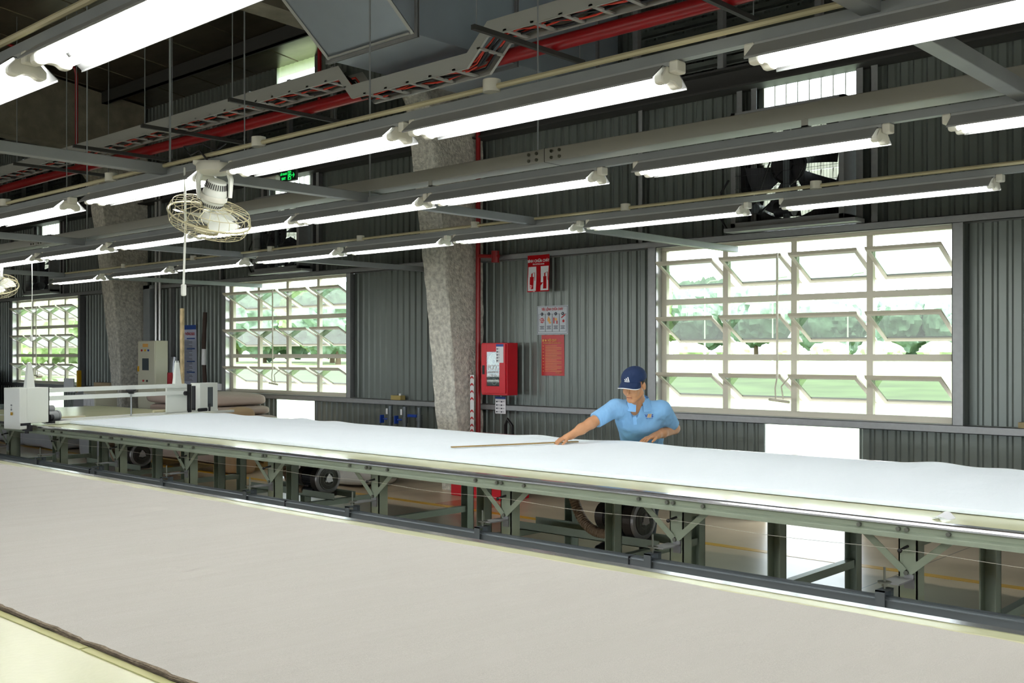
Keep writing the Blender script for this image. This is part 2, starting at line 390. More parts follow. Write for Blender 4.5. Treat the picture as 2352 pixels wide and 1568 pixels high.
# louvre bands high on the wall
for i, b in enumerate(BAYS):
    x0, x1 = b-.15, b+WW+(.0 if i else 2.2); m = MB(); z = Z3+.22
    while z < 5.2:
        m.add([(x0, 8.52, z), (x1, 8.52, z), (x1, 8.60, z+.055), (x0, 8.60, z+.055), (x0, 8.60, z+.10), (x1, 8.60, z+.10), (x0, 8.52, z-.012), (x1, 8.52, z-.012)],
              [(0, 1, 2, 3), (3, 2, 5, 4), (6, 7, 1, 0)])
        z += .105
    o = tag(m.build('wall_louvre', M['wall'], None), ['horizontal grey louvre band above the right window', 'horizontal grey louvre band above the middle window', 'horizontal grey louvre band above the far left window'][i], 'louvre', 'louvre bands high on the sheet wall')
    k = 0
    x = x0
    while x < x1+.01:
        mu = MB(); mu.box(x-.03, x+.03, 8.46, 8.52, Z3+.18, 5.3); mu.build('mullion', M['galv'], o); x += .97

# ------------------------------------------------------------------ windows with tilted sashes
def window(k, b):
    root = MB(); x0, x1 = b, b+WW; y0, y1 = WY-.02, WY+.03; t = .055
    zb, zt = Z1, Z2
    root.box(x0, x1, y0, y1, zb, zb+t); root.box(x0, x1, y0, y1, zt-.035, zt)
    root.box(x0, x0+.06, y0, y1, zb+t, zt-.035); root.box(x1-.04, x1, y0, y1, zb+t, zt-.035)
    r = struct(root, 'window_%d' % k, M['wframe'], bevel=.004)
    rows = [zb+(zt-zb)*i/3 for i in range(4)]; cols = [x0+.02+(WW-.04)*i/4 for i in range(5)]
    for z in rows[1:3]:
        m = MB(); m.box(x0+.06, x1-.04, y0-.003, y1, z-.028, z+.028); m.build('transom', M['wframe'], r)
    for x in cols[1:4]:
        m = MB(); m.box(x-.028, x+.028, y0, y1, zb+t, zt-.035); m.build('mullion', M['wframe'], r)
    jb = MB(); jb.box(x0, x0+.003, D+.005, y0, zb, zt); jb.build('jamb_lining', M['jamb'], r)
    sb = MB(); sb.box(x0, x1, D, y0, zb, zb+.003); sb.build('sill_ledge', M['galv'], r)
    hb = MB(); hb.box(x0, x1, D+.01, y0, zt-.003, zt); hb.build('head_lining', M['jamb'], r)
    ang = math.radians(29); L = .235
    for zi in range(3):
        zc = (rows[zi]+rows[zi+1])/2-.005
        for ci in range(4):
            a, c = cols[ci]+.035, cols[ci+1]-.035; yc = WY+.005
            def T(x, s, n): return (x, yc-s*math.cos(ang)-n*math.sin(ang), zc+s*math.sin(ang)-n*math.cos(ang)*-1)
            m = MB(); w_ = .034; th = .014
            def sb_(xa, xb, sa, sb2):
                v = [T(x, s, n) for n in (-th, th) for s in (sa, sb2) for x in (xa, xb)]
                m.add(v, [(0, 2, 3, 1), (4, 5, 7, 6), (0, 1, 5, 4), (2, 6, 7, 3), (0, 4, 6, 2), (1, 3, 7, 5)])
            sb_(a, c, L-w_, L); sb_(a, c, -L, -L+w_); sb_(a, a+w_, -L+w_, L-w_); sb_(c-w_, c, -L+w_, L-w_)
            s = m.build('sash', M['wframe'], r)
            g = MB(); v = [T(x, sv, n) for n in (0,) for sv in (-L+w_, L-w_) for x in (a+w_, c-w_)]
            g.add(v, [(0, 2, 3, 1)])
            g.build('glass_pane', M['glass'], s)
    # linkage rod with pull handle
    m = MB(); xr = cols[2]-.05; yr = WY-.235; zs = [(rows[i]+rows[i+1])/2+.10 for i in range(3)]
    m.box(xr-.008, xr+.008, yr-.006, yr+.006, zs[0]-.02, zs[2]+.02)
    m.tube([(xr, yr, zs[0]), (xr-.02, yr, zs[0]-.1), (xr-.015, yr, zs[0]-.2)], .007, 6)
    m.tube([(xr+.07, yr+.1, zs[0]), (xr+.04, yr, zs[0]-.09), (xr+.06, yr, zs[0]-.2)], .007, 6)
    m.tube([(xr-.08, yr, zs[0]-.205), (xr+.12, yr, zs[0]-.225)], .012, 8)
    m.build('pull_rod', M['wframe'], r, smooth=True)
for k, b in enumerate(BAYS): window(k+1, b)

# ------------------------------------------------------------------ lighting rack
ZS = 2.517                                 # steel rail centre height
ROWY = [1.40, 2.87, 4.24, 5.84]
ROWN = ['nearest the camera', 'second from the camera', 'third from the camera', 'nearest the window wall']
def rackrow(i, x0, x1):
    y = ROWY[i]; t = thing('support_rail', 'grey steel channel carrying the light row %s' % ROWN[i], 'rail', ((x0+x1)/2, y, ZS), 'channels carrying the light rows')
    m = MB(); m.box(x0, x1, y-.018, y+.018, ZS-.017, ZS+.017); m.build('channel', M['strut'], t)
    for x in (-1.26, -5.16, -9.03, -12.98):
        if x0 < x < x1: m = MB(); m.cyl((x+.03, y, ZS+.02), (x+.03, y, roofz(y)-.1), .006, 6); m.build('hanger_rod', M['strut'], t)
rackrow(0, -9.5, 3); rackrow(1, -13.4, 3); rackrow(2, -14.5, 3); rackrow(3, -13.42, 3)
cb = [(-1.26, 'at the upper right of the hall'), (-5.16, 'beside the orbit fan'), (-9.03, 'left of the orbit fan'), (-12.98, 'at the far left end of the rack')]
for x, s in cb:
    m = MB(); y1 = D+.1
    m.box(x-.03, x+.03, -1.5 if x > -6 else 1.38, y1, ZS-.012, ZS+.042)
    tag(m.build('cross_beam', M['strut'], None, bevel=.003), 'grey steel cross beam running to the wall %s' % s, 'beam', 'cross beams tying the light rows')
def conduit(i, x0, x1, boxes, lab):
    y = ROWY[i]-.005; z = ZS+.03
    t = thing('conduit_pipe', lab, 'conduit', ((x0+x1)/2, y, z), 'cream conduits on the light rows')
    m = MB(); m.cyl((x0, y-.03, z), (x1, y-.03, z), .011, 8); m.build('pipe', M['conduit'], t, smooth=True)
    for x in boxes: m = MB(); m.cyl((x, y-.03, z-.018), (x, y-.03, z+.028), .034, 16); m.build('junction_box', M['offw'], t, smooth=True)
conduit(0, -9, 2.5, [-3.9], 'cream conduit along the light row nearest the camera')
conduit(1, -13.2, -1.0, [-2.72, -4.25, -5.72, -7.2], 'cream conduit along the light row second from the camera')
conduit(3, -12.9, 2, [-1.5, -2.9, -4.3, -5.75, -7.15, -8.5, -9.9, -11.4], 'cream conduit along the light row nearest the window wall')
# fixture
def make_light():
    t = thing('fluorescent_light', 'x', 'light fixture', (0, 0, 0), 'twin tube light fixtures'); L = 1.25; e = .035
    m = MB(); m.box(-L/2+.01, L/2-.01, -.024, .024, -.018, 0); m.build('housing', M['refl_out'], t, bevel=.003)
    o_ = [(-.10, -.064), (-.045, -.016), (.045, -.016), (.10, -.064)]; i_ = [(-.097, -.064), (-.043, -.019), (.043, -.019), (.097, -.064)]
    m = MB()
    def strip(pp, fl):
        for (a, c), (b, d) in zip(pp, pp[1:]):
            v = [(x, y, z) for x in (-L/2+.02, L/2-.02) for y, z in ((a, c), (b, d))]; m.add(v, [(0, 1, 3, 2) if fl else (0, 2, 3, 1)])
    strip(o_, 1); r_ = m.build('reflector', M['refl_out'], t)
    m = MB(); strip(i_, 0); m.box(-L/2+.02, L/2-.02, -.1, -.097, -.070, -.064); m.box(-L/2+.02, L/2-.02, .097, .1, -.070, -.064); m.build('white_lining', M['refl'], r_)
    for y in (-.038, .038):
        m = MB(); m.cyl((-L/2+.045, y, -.060), (L/2-.045, y, -.060), .0135, 12); m.build('tube', M['tube'], t, smooth=True)
    for s in (-1, 1):
        m = MB(); pr = [(-.06, -.05), (-.06, -.07), (-.05, -.077), (-.03, -.077), (-.014, -.066), (.014, -.066), (.03, -.077), (.05, -.077), (.06, -.07), (.06, -.05), (.028, -.016), (-.028, -.016)]
        a, b = sorted((s*(L/2-.045), s*(L/2-.01))); m.prism(pr, a, b, lambda u, v, q: (q, u, v))
        m.box(*sorted((s*(L/2-.01), s*(L/2+.025))), -.026, .026, -.04, .0)
        m.build('lamp_holder', M['offw'], t, bevel=.006)
    return t
ROWX = [[-4.62, -3.24, -1.75, -.25, 1.2], [-7.55, -6.02, -4.51, -3.18, -1.64, -.1, 1.4], [-11.28, -9.86, -8.44, -7.14, -5.86, -4.55, -3.06, -1.55, -.05, 1.4],
        [-13.27, -11.68, -10.23, -8.74, -7.36, -5.99, -4.64, -3.13, -1.6, -.1]]
ROWSEEN = [2, 5, 9, 8]
proto = make_light(); first = True
for i, xs in enumerate(ROWX):
    off = 0
    for k, x in enumerate(xs):
        lab = 'lit twin tube fixture, %s from the left in the light row %s' % (ONE[k], ROWN[i])
        loc = (x+.63, ROWY[i], ZS-.017)
        if first: proto.location = loc; proto['label'] = lab; first = False
        else: copy_tree(proto, loc, None, lab)
for k, x in enumerate((-7, -5.5, -4, -2.5, -1)):
    copy_tree(proto, (x, -.1, ZS-.017), None, 'lit twin tube fixture in the row behind the camera, %s from its left end' % ONE[k])

# long grey trunking above the third row, with bolted splices
t = thing('cable_trunking', 'long pale grey bolted trunking crossing above the third light row', 'trunking', (-6, 4.3, 2.56)); y0 = 4.22
zb = H+1.02
m = MB(); m.box(-15.5, -1.1, y0, y0+.14, zb, zb+.072); m.build('body', M['tray'], t, bevel=.003)
for x in (-12.65, -10.0, -7.0, -3.66):
    m = MB(); m.box(x-.002, x+.001, y0-.001, y0+.14, zb-.001, zb+.073); m.build('splice_seam', M['dark'], t)
    for dx in (-.11, -.055, .05, .105):
        for dz in (.018, .052):
            m = MB(); m.cyl((x+dx, y0-.007, zb+dz), (x+dx, y0, zb+dz), .009, 8); m.build('bolt', M['bolt'], t)
for x in (-2.16, -4.55, -6.9, -9.3, -11.7):
    m = MB(); m.box(x-.015, x+.015, y0-.004, y0, ZS+.02, zb); m.box(x-.015, x+.015, y0-.004, y0+.03, ZS+.02, ZS+.026); m.build('hanger_strap', M['tray'], t)

# ------------------------------------------------------------------ cable ladder, red pipes, duct
t = thing('cable_ladder', 'pale grey cable ladder bending under the big air duct', 'cable tray', (-7, 6.4, 4.1)); LY0, LY1 = 6.3, 6.6
zA, zB, hh = 4.20, 3.98, .13
path = [(-24, zA), (-8.10, zA), (-7.90, zB), (-6.34, zB), (-6.10, zA), (1, zA)]
for y in (LY0, LY1):
    m = MB()
    for (a, za), (b, zb_) in zip(path, path[1:]):
        m.add([(a, y, za), (b, y, zb_), (b, y, zb_+hh), (a, y, za+hh), (a, y+.003, za), (b, y+.003, zb_), (b, y+.003, zb_+hh), (a, y+.003, za+hh)],
              [(0, 1, 2, 3), (4, 7, 6, 5), (0, 4, 5, 1), (3, 2, 6, 7)])
        q = .025 if y == LY0 else -.025
        m.add([(a, y, za), (b, y, zb_), (b, y+q, zb_), (a, y+q, za), (a, y, za+.003), (b, y, zb_+.003), (b, y+q, zb_+.003), (a, y+q, za+.003)], [(0, 1, 2, 3), (4, 7, 6, 5), (3, 2, 6, 7)])
    m.build('side_rail', M['tray'], t)
def lz(x):
    for (a, za), (b, zb_) in zip(path, path[1:]):
        if a <= x <= b: return za+(zb_-za)*(x-a)/(b-a)
    return zA
x = -20.
while x < -2.2:
    z = lz(x); m = MB(); m.box(x-.02, x+.02, LY0, LY1, z+.008, z+.024); m.build('rung', M['tray'], t); x += .3
for k, (mm, yy, rr) in enumerate((('cable_r', 6.38, .009), ('cable_k', 6.41, .014), ('cable_r', 6.44, .008), ('cable_k', 6.47, .012), ('cable_r', 6.51, .009), ('cable_k', 6.54, .013), ('cable_r', 6.4, .007))):
    pts = [(-20+i*.12, yy+.02*math.sin(i*.5+k*2), lz(-20+i*.12)+.04+.022*math.sin(i*.9+k*1.7)) for i in range(150)]
    m = MB(); m.tube(pts, rr, 6, False)
    tag(m.build('power_cable', M[mm], None, smooth=True), '%s power cable in the ladder, %s cable from the room side' % ('red' if mm == 'cable_r' else 'black', ['first', 'third', 'fourth', 'fifth', 'sixth', 'last', 'second'][k]), 'cable', 'power cables lying in the cable ladder')
TX = [-12.46, -10.8, -9.06, -5.67, -4.0, -14.2]
for k, x in enumerate(TX):
    tt = thing('trapeze_bracket', 'dark hanging strut under the cable ladder, %s' % ['fourth from the duct leftwards', 'third from the duct leftwards', 'just left of the air duct', 'just right of the air duct', 'far right of the air duct', 'fifth from the duct leftwards'][k], 'bracket', (x, 6.3, 4.15), 'struts carrying the ladder and red main')
    m = MB(); m.box(x-.02, x+.02, 5.7, 7.05, 4.035, 4.073); m.build('strut', M['purlin'], tt)
    for y in (5.74, 7.0): m = MB(); m.cyl((x, y, 4.04), (x, y, roofz(y)-.02), .005, 6); m.build('threaded_rod', M['strut'], tt)
m = MB(); m.cyl((XL, 6.68, 4.138), (XR, 6.68, 4.138), .062, 20); tag(m.build('sprinkler_main', M['red'], None, smooth=True), 'thick red sprinkler main running behind the cable ladder', 'pipe')
def rp(x, y): return (x, y, roofz(y)-.32)
for x, yy, lab in ((-8.9, 6.68, 'thin red pipe dropping to the main left of the air duct'), (-14.5, 6.68, 'thin red pipe dropping to the main at the far left')):
    m = MB(); m.tube([rp(x, -2), rp(x, yy-.12), (x, yy-.03, roofz(yy)-.33), (x, yy, roofz(yy)-.42), (x, yy, 4.14)], .022, 10)
    tag(m.build('sprinkler_branch', M['red'], None, smooth=True), lab, 'pipe', 'thin red sprinkler branches')
t = thing('air_duct', 'large galvanised air duct rising from the wall over the ladder', 'duct', (-7.1, 7, 4.21))
dx0, dx1, dz0, dz1, dy0 = -7.68, -6.51, 4.21, 5.15, 5.87
m = MB(); m.box(dx0, dx1, dy0, 8.66, dz0, dz1); m.build('horizontal_section', M['duct'], t, bevel=.004)
m = MB(); sl = .84; dyy = .95
v = [(x, y, z) for x in (dx0, dx1) for y, z in ((dy0, dz0), (dy0, dz1), (dy0-dyy, dz1+dyy*sl), (dy0-dyy, dz0+dyy*sl))]
m.add(v, [(0, 1, 2, 3), (4, 7, 6, 5), (0, 3, 7, 4), (1, 5, 6, 2), (0, 4, 5, 1), (3, 2, 6, 7)]); m.build('sloping_section', M['duct'], t)
for y in (dy0, 7.1, 8.3):
    m = MB()
    for a in (-.012, .012):
        m.box(dx0-.03, dx1+.03, y+a-.004, y+a+.004, dz0-.03, dz0); m.box(dx0-.03, dx0, y+a-.004, y+a+.004, dz0, dz1); m.box(dx1, dx1+.03, y+a-.004, y+a+.004, dz0, dz1); m.box(dx0-.03, dx1+.03, y+a-.004, y+a+.004, dz1, dz1+.03)
    m.build('flange', M['galv'], t)
m = MB()
for x in (dx0+.02, dx1-.02):
    m.add([(x-.02, dy0-.01, dz0-.004), (x+.02, dy0-.01, dz0-.004), (x+.02, dy0-.94, dz0+.94*sl-.004), (x-.02, dy0-.94, dz0+.94*sl-.004)], [(0, 3, 2, 1)])
m.box(dx0+.04, dx1-.04, dy0-.05, dy0-.012, dz0+.005, dz0+.012); m.build('edge_tape', M['tray'], t)
# red drop pipe by the column
m = MB(); m.cyl((-8.37, 8.50, .1), (-8.37, 8.50, 4.1), .028, 12)
o = tag(m.build('fire_riser_pipe', M['red'], None, smooth=True), 'vertical red fire pipe against the concrete column', 'pipe')
m = MB(); m.tube([(-8.37, 8.5, 2.66), (-8.1, 8.5, 2.64), (-8.05, 8.5, 2.64)], .022, 10); m.cyl((-8.1, 8.5, 2.57), (-8.1, 8.5, 2.70), .045, 12); m.build('branch_valve', M['red'], o)

# ------------------------------------------------------------------ cutting tables
TZ = .85
FX = [-1.78-1.165*k for k in range(-2, 11)]
def chan(m, x0, x1, y0, y1, z0, z1, web):        # C profile leg, web on side given ('-y','+y')
    t = .006
    m.box(x0, x0+t, y0, y1, z0, z1); m.box(x1-t, x1, y0, y1, z0, z1)
    if web == '-y': m.box(x0, x1, y0, y0+t, z0, z1)
    else: m.box(x0, x1, y1-t, y1, z0, z1)
def table(label, y0, y1, x0, x1, frames, detail):
    t = thing('cutting_table', label, 'table', ((x0+x1)/2, (y0+y1)/2, 0), 'long cutting tables')
    m = MB(); m.box(x0, x1, y0+.044, y1-.044, TZ-.02, TZ); m.build('table_top', M['top'], t)
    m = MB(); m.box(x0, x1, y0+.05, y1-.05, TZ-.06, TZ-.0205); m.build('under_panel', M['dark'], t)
    for s, e in ((1, y0), (-1, y1)):
        if s < 0 and detail == 1: mm = 'alu'
        m = MB(); f = lambda u, v, q: (q, e+s*u, v)
        m.prism([(0, TZ-.012), (.003, TZ-.003), (.012, TZ+.002), (.054, TZ+.002), (.054, TZ-.003), (.02, TZ-.003), (.02, TZ-.019), (0, TZ-.019)], x0, x1, f); m.build('edge_strip', M['alu'], t)
        m = MB(); m.prism([(.003, TZ-.0195), (.012, TZ-.026), (.012, TZ-.044), (0, TZ-.056), (-.002, TZ-.075), (.03, TZ-.075), (.03, TZ-.0195)], x0, x1, f); m.build('side_rail', M['leg'], t)
    for X in frames:
        f0 = y0+.06 if detail == 2 else y0+.06
        for yy, web in ((f0, '-y'), (y0+1.04, '+y'), (y1-.3, '+y')):
            m = MB(); chan(m, X-.04, X+.04, yy, yy+.075, .03, TZ-.07, web); m.box(X-.012, X+.012, yy+.02, yy+.045, 0, .03); m.box(X-.03, X+.03, yy+.01, yy+.065, 0, .006)
            m.build('leg', M['leg'], t)
        m = MB(); m.box(X-.025, X+.025, y0+1.1, y1-.3, .19, .24); m.build('crossbar', M['leg'], t)
        m = MB(); m.box(X-.03, X+.03, y0+.075, y1-.06, TZ-.12, TZ-.06); m.build('top_bearer', M['leg'], t)
        if detail == 2 and X > -12:
            for s in (-1, 1):
                m = MB(); a = (X+s*.185, f0-.012, TZ-.07); b = (X, f0-.012, .62)
                m.bar(a, b, .03, .004, (0, 1, 0)); m.build('brace', M['leg'], t)
            for dx in (-.19, -.018, .018, .19):
                m = MB(); m.cyl((X+dx, y0+.012, TZ-.036), (X+dx, y0-.004, TZ-.036), .0095, 8); m.build('bolt', M['bolt'], t)
            m = MB(); m.cyl((X, f0-.01, .625), (X, f0-.024, .625), .010, 8); m.build('bolt', M['bolt'], t)
            m = MB(); m.tube([(X, f0, .735), (X-.005, f0-.03, .73), (X-.012, f0-.055, .722)], .006, 6); m.sphere((X-.012, f0-.055, .722), .01, 6); m.build('cord_hook', M['black'], t, smooth=True)
    return t
T2 = table('cream cutting table carrying the white fabric and the man\'s rule', 4.34, 6.67, -13.65, 1.9, FX[1:], 2)
T1 = table('cream cutting table in the foreground under beige fabric', .50, 2.825, -14, 2.6, [-1.2-1.165*k for k in range(-3, 10)], 1)
m = MB(); m.tube([(x, 4.345+.0, .722+.006*math.cos((x+1.78)/1.165*2*math.pi)) for x in [-12+i*.15 for i in range(90)]], .0012, 4)
tag(m.build('cord', M['offw'], None), 'thin cord strung between black hooks along the table legs', 'cord')
# grey rail hung in front of the legs of the rear table
t = thing('power_rail', 'grey steel rail clamped in front of the rear table legs', 'rail', (-6, 4.25, .5))
m = MB(); f = lambda u, v, q: (q, 4.215+u, v)
m.prism([(0, .49), (0, .535), (.008, .54), (.008, .546), (.05, .546), (.05, .49)], -13.6, 1.9, f); m.box(-13.6, 1.9, 4.21, 4.215, .532, .536); m.build('rail_body', M['crail'], t)
for X in FX[1:11]:
    m = MB(); x = X-.035
    m.box(x-.02, x+.02, 4.198, 4.204, .465, .575); m.box(x-.02, x+.02, 4.198, 4.27, .569, .575); m.box(x-.02, x+.02, 4.265, 4.29, .49, .575); m.build('clamp', M['crail'], t)
    m = MB(); m.cyl((x, 4.245, .57), (x, 4.245, .665), .005, 8); m.cyl((x, 4.245, .60), (x, 4.245, .606), .028, 12); m.cyl((x, 4.245, .585), (x, 4.245, .597), .012, 6); m.build('threaded_rod', M['bolt'], t)
    m = MB(); m.box(x-.012, X+.03, 4.24, 4.395, .598, .604); m.box(X-.01, X+.03, 4.385, 4.397, .56, .62); m.build('arm', M['galv'], t)
for x in (-3.1, -6.0, -8.9):
    m = MB(); m.box(x-.002, x+.002, 4.208, 4.27, .488, .547); m.build('joint', M['dark'], t)

# ------------------------------------------------------------------ fabrics
def hump(x, c, w_): return math.exp(-((x-c)/w_)**2)
def white_surface():
    m = MB(); nu, nv = 420, 60
    def edge0(x): return 4.70+.006*nz(x*3, 1)+.012*nz(x*.8, 5)
    def edge1(x): return 6.40+.012*nz(x*1.7, 9)
    def f(u, v):
        y = 4.70+(6.40-4.70)*v; xl = -10.38-.2*(y-4.7)
        x = xl+(1.8-xl)*u
        y = edge0(x)*(1-v)+edge1(x)*v
        z = TZ+.026+.0035*nz(x*1.2+y*2, y*.5)+.0045*nz(x*.7, y*4)*v
        q = max(0, v-.8)/.2
        z += q*(.020*hump(x, -8.8, .16)+.012*hump(x, -8.25, .2)+.02*hump(x, -2.4, .16)+.012*hump(x, -2.0, .15)+.010*hump(x, -4.72, .27)+.016*hump(x, -5.6, .2)+.01*hump(x, -9.6, .15)+.012*hump(x, -10.2, .2))
        z += max(0, v-.55)/.45*(.006*hump(x, -4.62, .3))
        z += max(0, 1-v*14)*(.006*hump(x, -4.35, .05)+.006*hump(x, -5.5, .05)+.006*hump(x, -3.4, .05)+.006*hump(x, -2.5, .06)+.006*hump(x, -7, .06))
        return (x, y, z)
    m.grid(nu, nv, f); top = list(m.v)
    # plies hanging down at the edges
    for row in (0, nv-1):
        a = [top[row*nu+i] for i in range(nu)]
        vs = []
        for i, p in enumerate(a):
            s = -1 if row == 0 else 1
            vs += [p, (p[0], p[1]+s*.006, p[2]-.006), (p[0], p[1]+s*(.004+.004*nz(p[0]*20, 3)), TZ+.0035)]
        m.add(vs, [((i*3+k), (i*3+3+k), (i*3+4+k), (i*3+1+k)) for i in range(nu-1) for k in (0, 1)])
    a = [top[r*nu] for r in range(nv)]; vs = []
    for p in a: vs += [p, (p[0]-.004, p[1], TZ+.003)]
    m.add(vs, [(i*2, i*2+1, i*2+3, i*2+2) for i in range(nv-1)])
    return m
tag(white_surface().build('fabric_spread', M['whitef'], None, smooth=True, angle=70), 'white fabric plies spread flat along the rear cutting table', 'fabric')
def beige_surface():
    m = MB(); nu, nv = 520, 50
    def e0(x): return 1.16+.010*nz(x*2.2, 1)+.006*nz(x*9, 4)+.004*nz(x*25, 4)
    def e1(x): return 2.655+.006*nz(x*2, 7)+.003*nz(x*18, 4)
    def f(u, v):
        x = -13.9+(2.4+13.9)*u; y = e0(x)*(1-v)+e1(x)*v
        z = TZ+.013+.002*nz(x*1.5+y*3, y)+.0055*nz((x-y*.25)*6, y*.8)*(.3+v*.8+max(0, .3-v)*1.5)
        z += max(0, 1-v*9)*(.022*max(0, nz(x*3.5, 2)-.25)+.002*nz(x*14, 3))
        return (x, y, z)
    m.grid(nu, nv, f); top = list(m.v)
    a = top[(nv-1)*nu:]; vs = []
    for p in a: vs += [p, (p[0], p[1]+.006, TZ+.003)]
    m.add(vs, [(i*2, i*2+2, i*2+3, i*2+1) for i in range(nu-1)])
    return m, top[:nu]
bm_, en = beige_surface()
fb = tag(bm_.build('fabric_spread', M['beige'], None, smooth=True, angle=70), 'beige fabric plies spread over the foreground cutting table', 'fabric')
m = MB(); vs = []; K = 8
for p in en:
    for k in range(K):
        t_ = k/(K-1); vs.append((p[0], p[1]-.002-.004*(k % 2)-.004*nz(p[0]*14, k*3.1), p[2]-.001-(p[2]-TZ-.003)*t_))
m.add(vs, [(i*K+k, i*K+k+1, (i+1)*K+k+1, (i+1)*K+k) for i in range(len(en)-1) for k in range(K-1)])
m.add(list(en)+[vs[i*K] for i in range(len(en))], [(i, len(en)+i, len(en)+i+1, i+1) for i in range(len(en)-1)])
m.build('ply_edges', M['ply'], fb)
m = MB()
x = -13.8
while x < 2.3:
    m.box(x, x+.62, 1.128, 1.15, TZ+.0005, TZ+.0025); x += .632
m.build('paper_underlay', mat('yellow_underlay_strip', (196, 194, 136), .5), fb)
m = MB(); m.box(-13.8, 2.4, 2.655, 2.70, TZ+.0005, TZ+.003); m.build('underlay_edge', mat('yellow_underlay_edge', (196, 194, 150), .5), fb)
# metre rule
ra = P(1037, 1033, 7.46); rb = P(1327, 1020, 7.93); ra.z = rb.z = TZ+.036
m = MB(); m.bar(ra, rb, .028, .008); tag(m.build('metre_rule', M['wood'], None, bevel=.001), 'long wooden rule held down by the man on white fabric', 'ruler')
p0 = P(2063, 1178, 3.0); m = MB()
q = P(2063, 1178, 4.82)
m.grid(8, 6, lambda u, v: (-1.71+.07*u+.01*v, 4.475+.06*v, TZ+.003+.028*math.sin(math.pi*u)*(.3+.7*v)))
tag(m.build('tissue_scrap', M['paper'], None, smooth=True), 'crumpled white paper scrap on the rear table edge', 'paper')

# ------------------------------------------------------------------ suction blowers
def make_blower():
    t = thing('suction_blower', 'x', 'blower', (0, 0, 0), 'suction blowers under the rear table')
    m = MB(); m.lathe([(.0, .10), (.04, .10), (.05, .092), (.075, .088), (.11, .09), (.138, .07), (.14, .04), (.138, .0), (.10, -.02), (0, -.02)], (0, 0, 0), (1, 0, 0), 40); m.build('ring_housing', M['blower'], t, smooth=True)
    m = MB(); m.lathe([(.105, .095), (.112, .101), (.136, .097), (.141, .08), (.136, .075)], (0, 0, 0), (1, 0, 0), 40); m.build('rim', M['blowface'], t, smooth=True)
    m = MB()
    for i in range(-6, 7):
        y = i*.015; h = math.sqrt(max(0, .10**2-y*y)); m.cyl((.104, y, -h), (.104, y, h), .0016, 5)
    for r in (.06, .1): m.tube([(.104, r*math.cos(a*.2618), r*math.sin(a*.2618)) for a in range(25)], .0018, 5, False)
    m.build('guard_wires', M['bolt'], t)
    m = MB(); m.cyl((.10, 0, 0), (.112, 0, 0), .034, 18)
    for a in (90, 210, 330): m.cyl((.10, .036*math.cos(math.radians(a)), .036*math.sin(math.radians(a))), (.11, .036*math.cos(math.radians(a)), .036*math.sin(math.radians(a))), .011, 10)
    m.build('hub_cap', M['blowface'], t, smooth=True)
    m = MB(); m.cyl((-.02, 0, 0), (-.20, 0, 0), .085, 24)
    for i in range(20):
        a = i*math.pi/10; m.bar((-.04, .09*math.cos(a), .09*math.sin(a)), (-.19, .09*math.cos(a), .09*math.sin(a)), .004, .018, (0, math.cos(a), math.sin(a)))
    m.build('motor', M['dark'], t)
    m = MB(); m.cyl((-.20, 0, 0), (-.27, 0, 0), .094, 24); m.build('fan_cowl', M['blower'], t, bevel=.004)
    m = MB(); m.box(-.03, .09, -.1, .1, -.165, -.13); m.box(-.17, -.1, -.08, .08, -.165, -.07); m.build('foot', M['blower'], t, bevel=.003)
    m = MB(); m.cyl((-.02, -.07, -.11), (-.16, -.10, -.11), .03, 14); m.build('outlet_pipe', M['dark'], t, smooth=True)
    m = MB(); n = 70; pts = []; rad = []
    c = [Vector((-.14, -.10, -.11)), Vector((-.36, -.13, -.13)), Vector((-.45, -.10, .05)), Vector((-.55, -.06, .36))]
    for i in range(n):
        q = i/(n-1); p = c[0]*(1-q)**3+c[1]*3*q*(1-q)**2+c[2]*3*q*q*(1-q)+c[3]*q**3; pts.append(p); rad.append(.034+(.004 if i % 2 else 0))
    m.tube(pts, .034, 14, True, rad); m.build('suction_hose', M['hose'], t)
    return t
BX = [-11.3, -7.85, -4.32]; BL = ['left', 'middle', 'right']
b0 = make_blower()
for i, x in enumerate(BX):
    lab = 'dark ring blower with brown hose under the rear table, the %s one' % BL[i]
    loc = (x, 5.92, .405)
    if i == 0: b0.location = loc; b0['label'] = lab
    else: copy_tree(b0, loc, None, lab)
    xf = max(f_ for f_ in FX if f_ < x); 
    for y, nm in ((5.80, 'near'), (6.04, 'far')):
        m = MB(); m.box(xf-.05, xf+1.165+.09, y-.003, y+.003, .24, .30); m.box(xf-.05, xf+1.215+.04, y-.003, y+.04, .24, .245)
        m.build('blower_carrier', M['leg'], T2)

# ------------------------------------------------------------------ spreading machine across the rear table
U = Vector((-.235, .972, 0)); V = Vector((.972, .235, 0)); O = Vector((-10.36, 4.2, 0))
def mp(a, b, z): return O+U*a+V*b+Vector((0, 0, z))
def mbox(m, a0, a1, b0, b1, z0, z1):
    v = [mp(a, b, z) for z in (z0, z1) for a in (a0, a1) for b in (b0, b1)]
    return m.add(v, [(0, 2, 3, 1), (4, 5, 7, 6), (0, 1, 5, 4), (2, 6, 7, 3), (0, 4, 6, 2), (1, 3, 7, 5)])
t = thing('spreading_machine', 'white fabric spreading carriage bridging the rear table', 'machine', tuple(mp(1.3, 0, .85)))
m = MB(); mbox(m, -.02, .06, -.19, .05, .82, 1.22); mbox(m, .06, .30, -.19, .05, .875, 1.22); m.build('drive_housing', M['white'], t, bevel=.006)
m = MB(); mbox(m, -.012, .10, .05, .052, .855, .88); mbox(m, .06, .09, -.02, .09, .80, .86); m.cyl(mp(.05, .06, .78), mp(.05, .06, .80), .02, 8); m.build('guide_roller', M['dark'], t)
m = MB(); mbox(m, .30, .306, -.19, .052, .87, 1.215); m.build('edge_seal', M['black'], t)
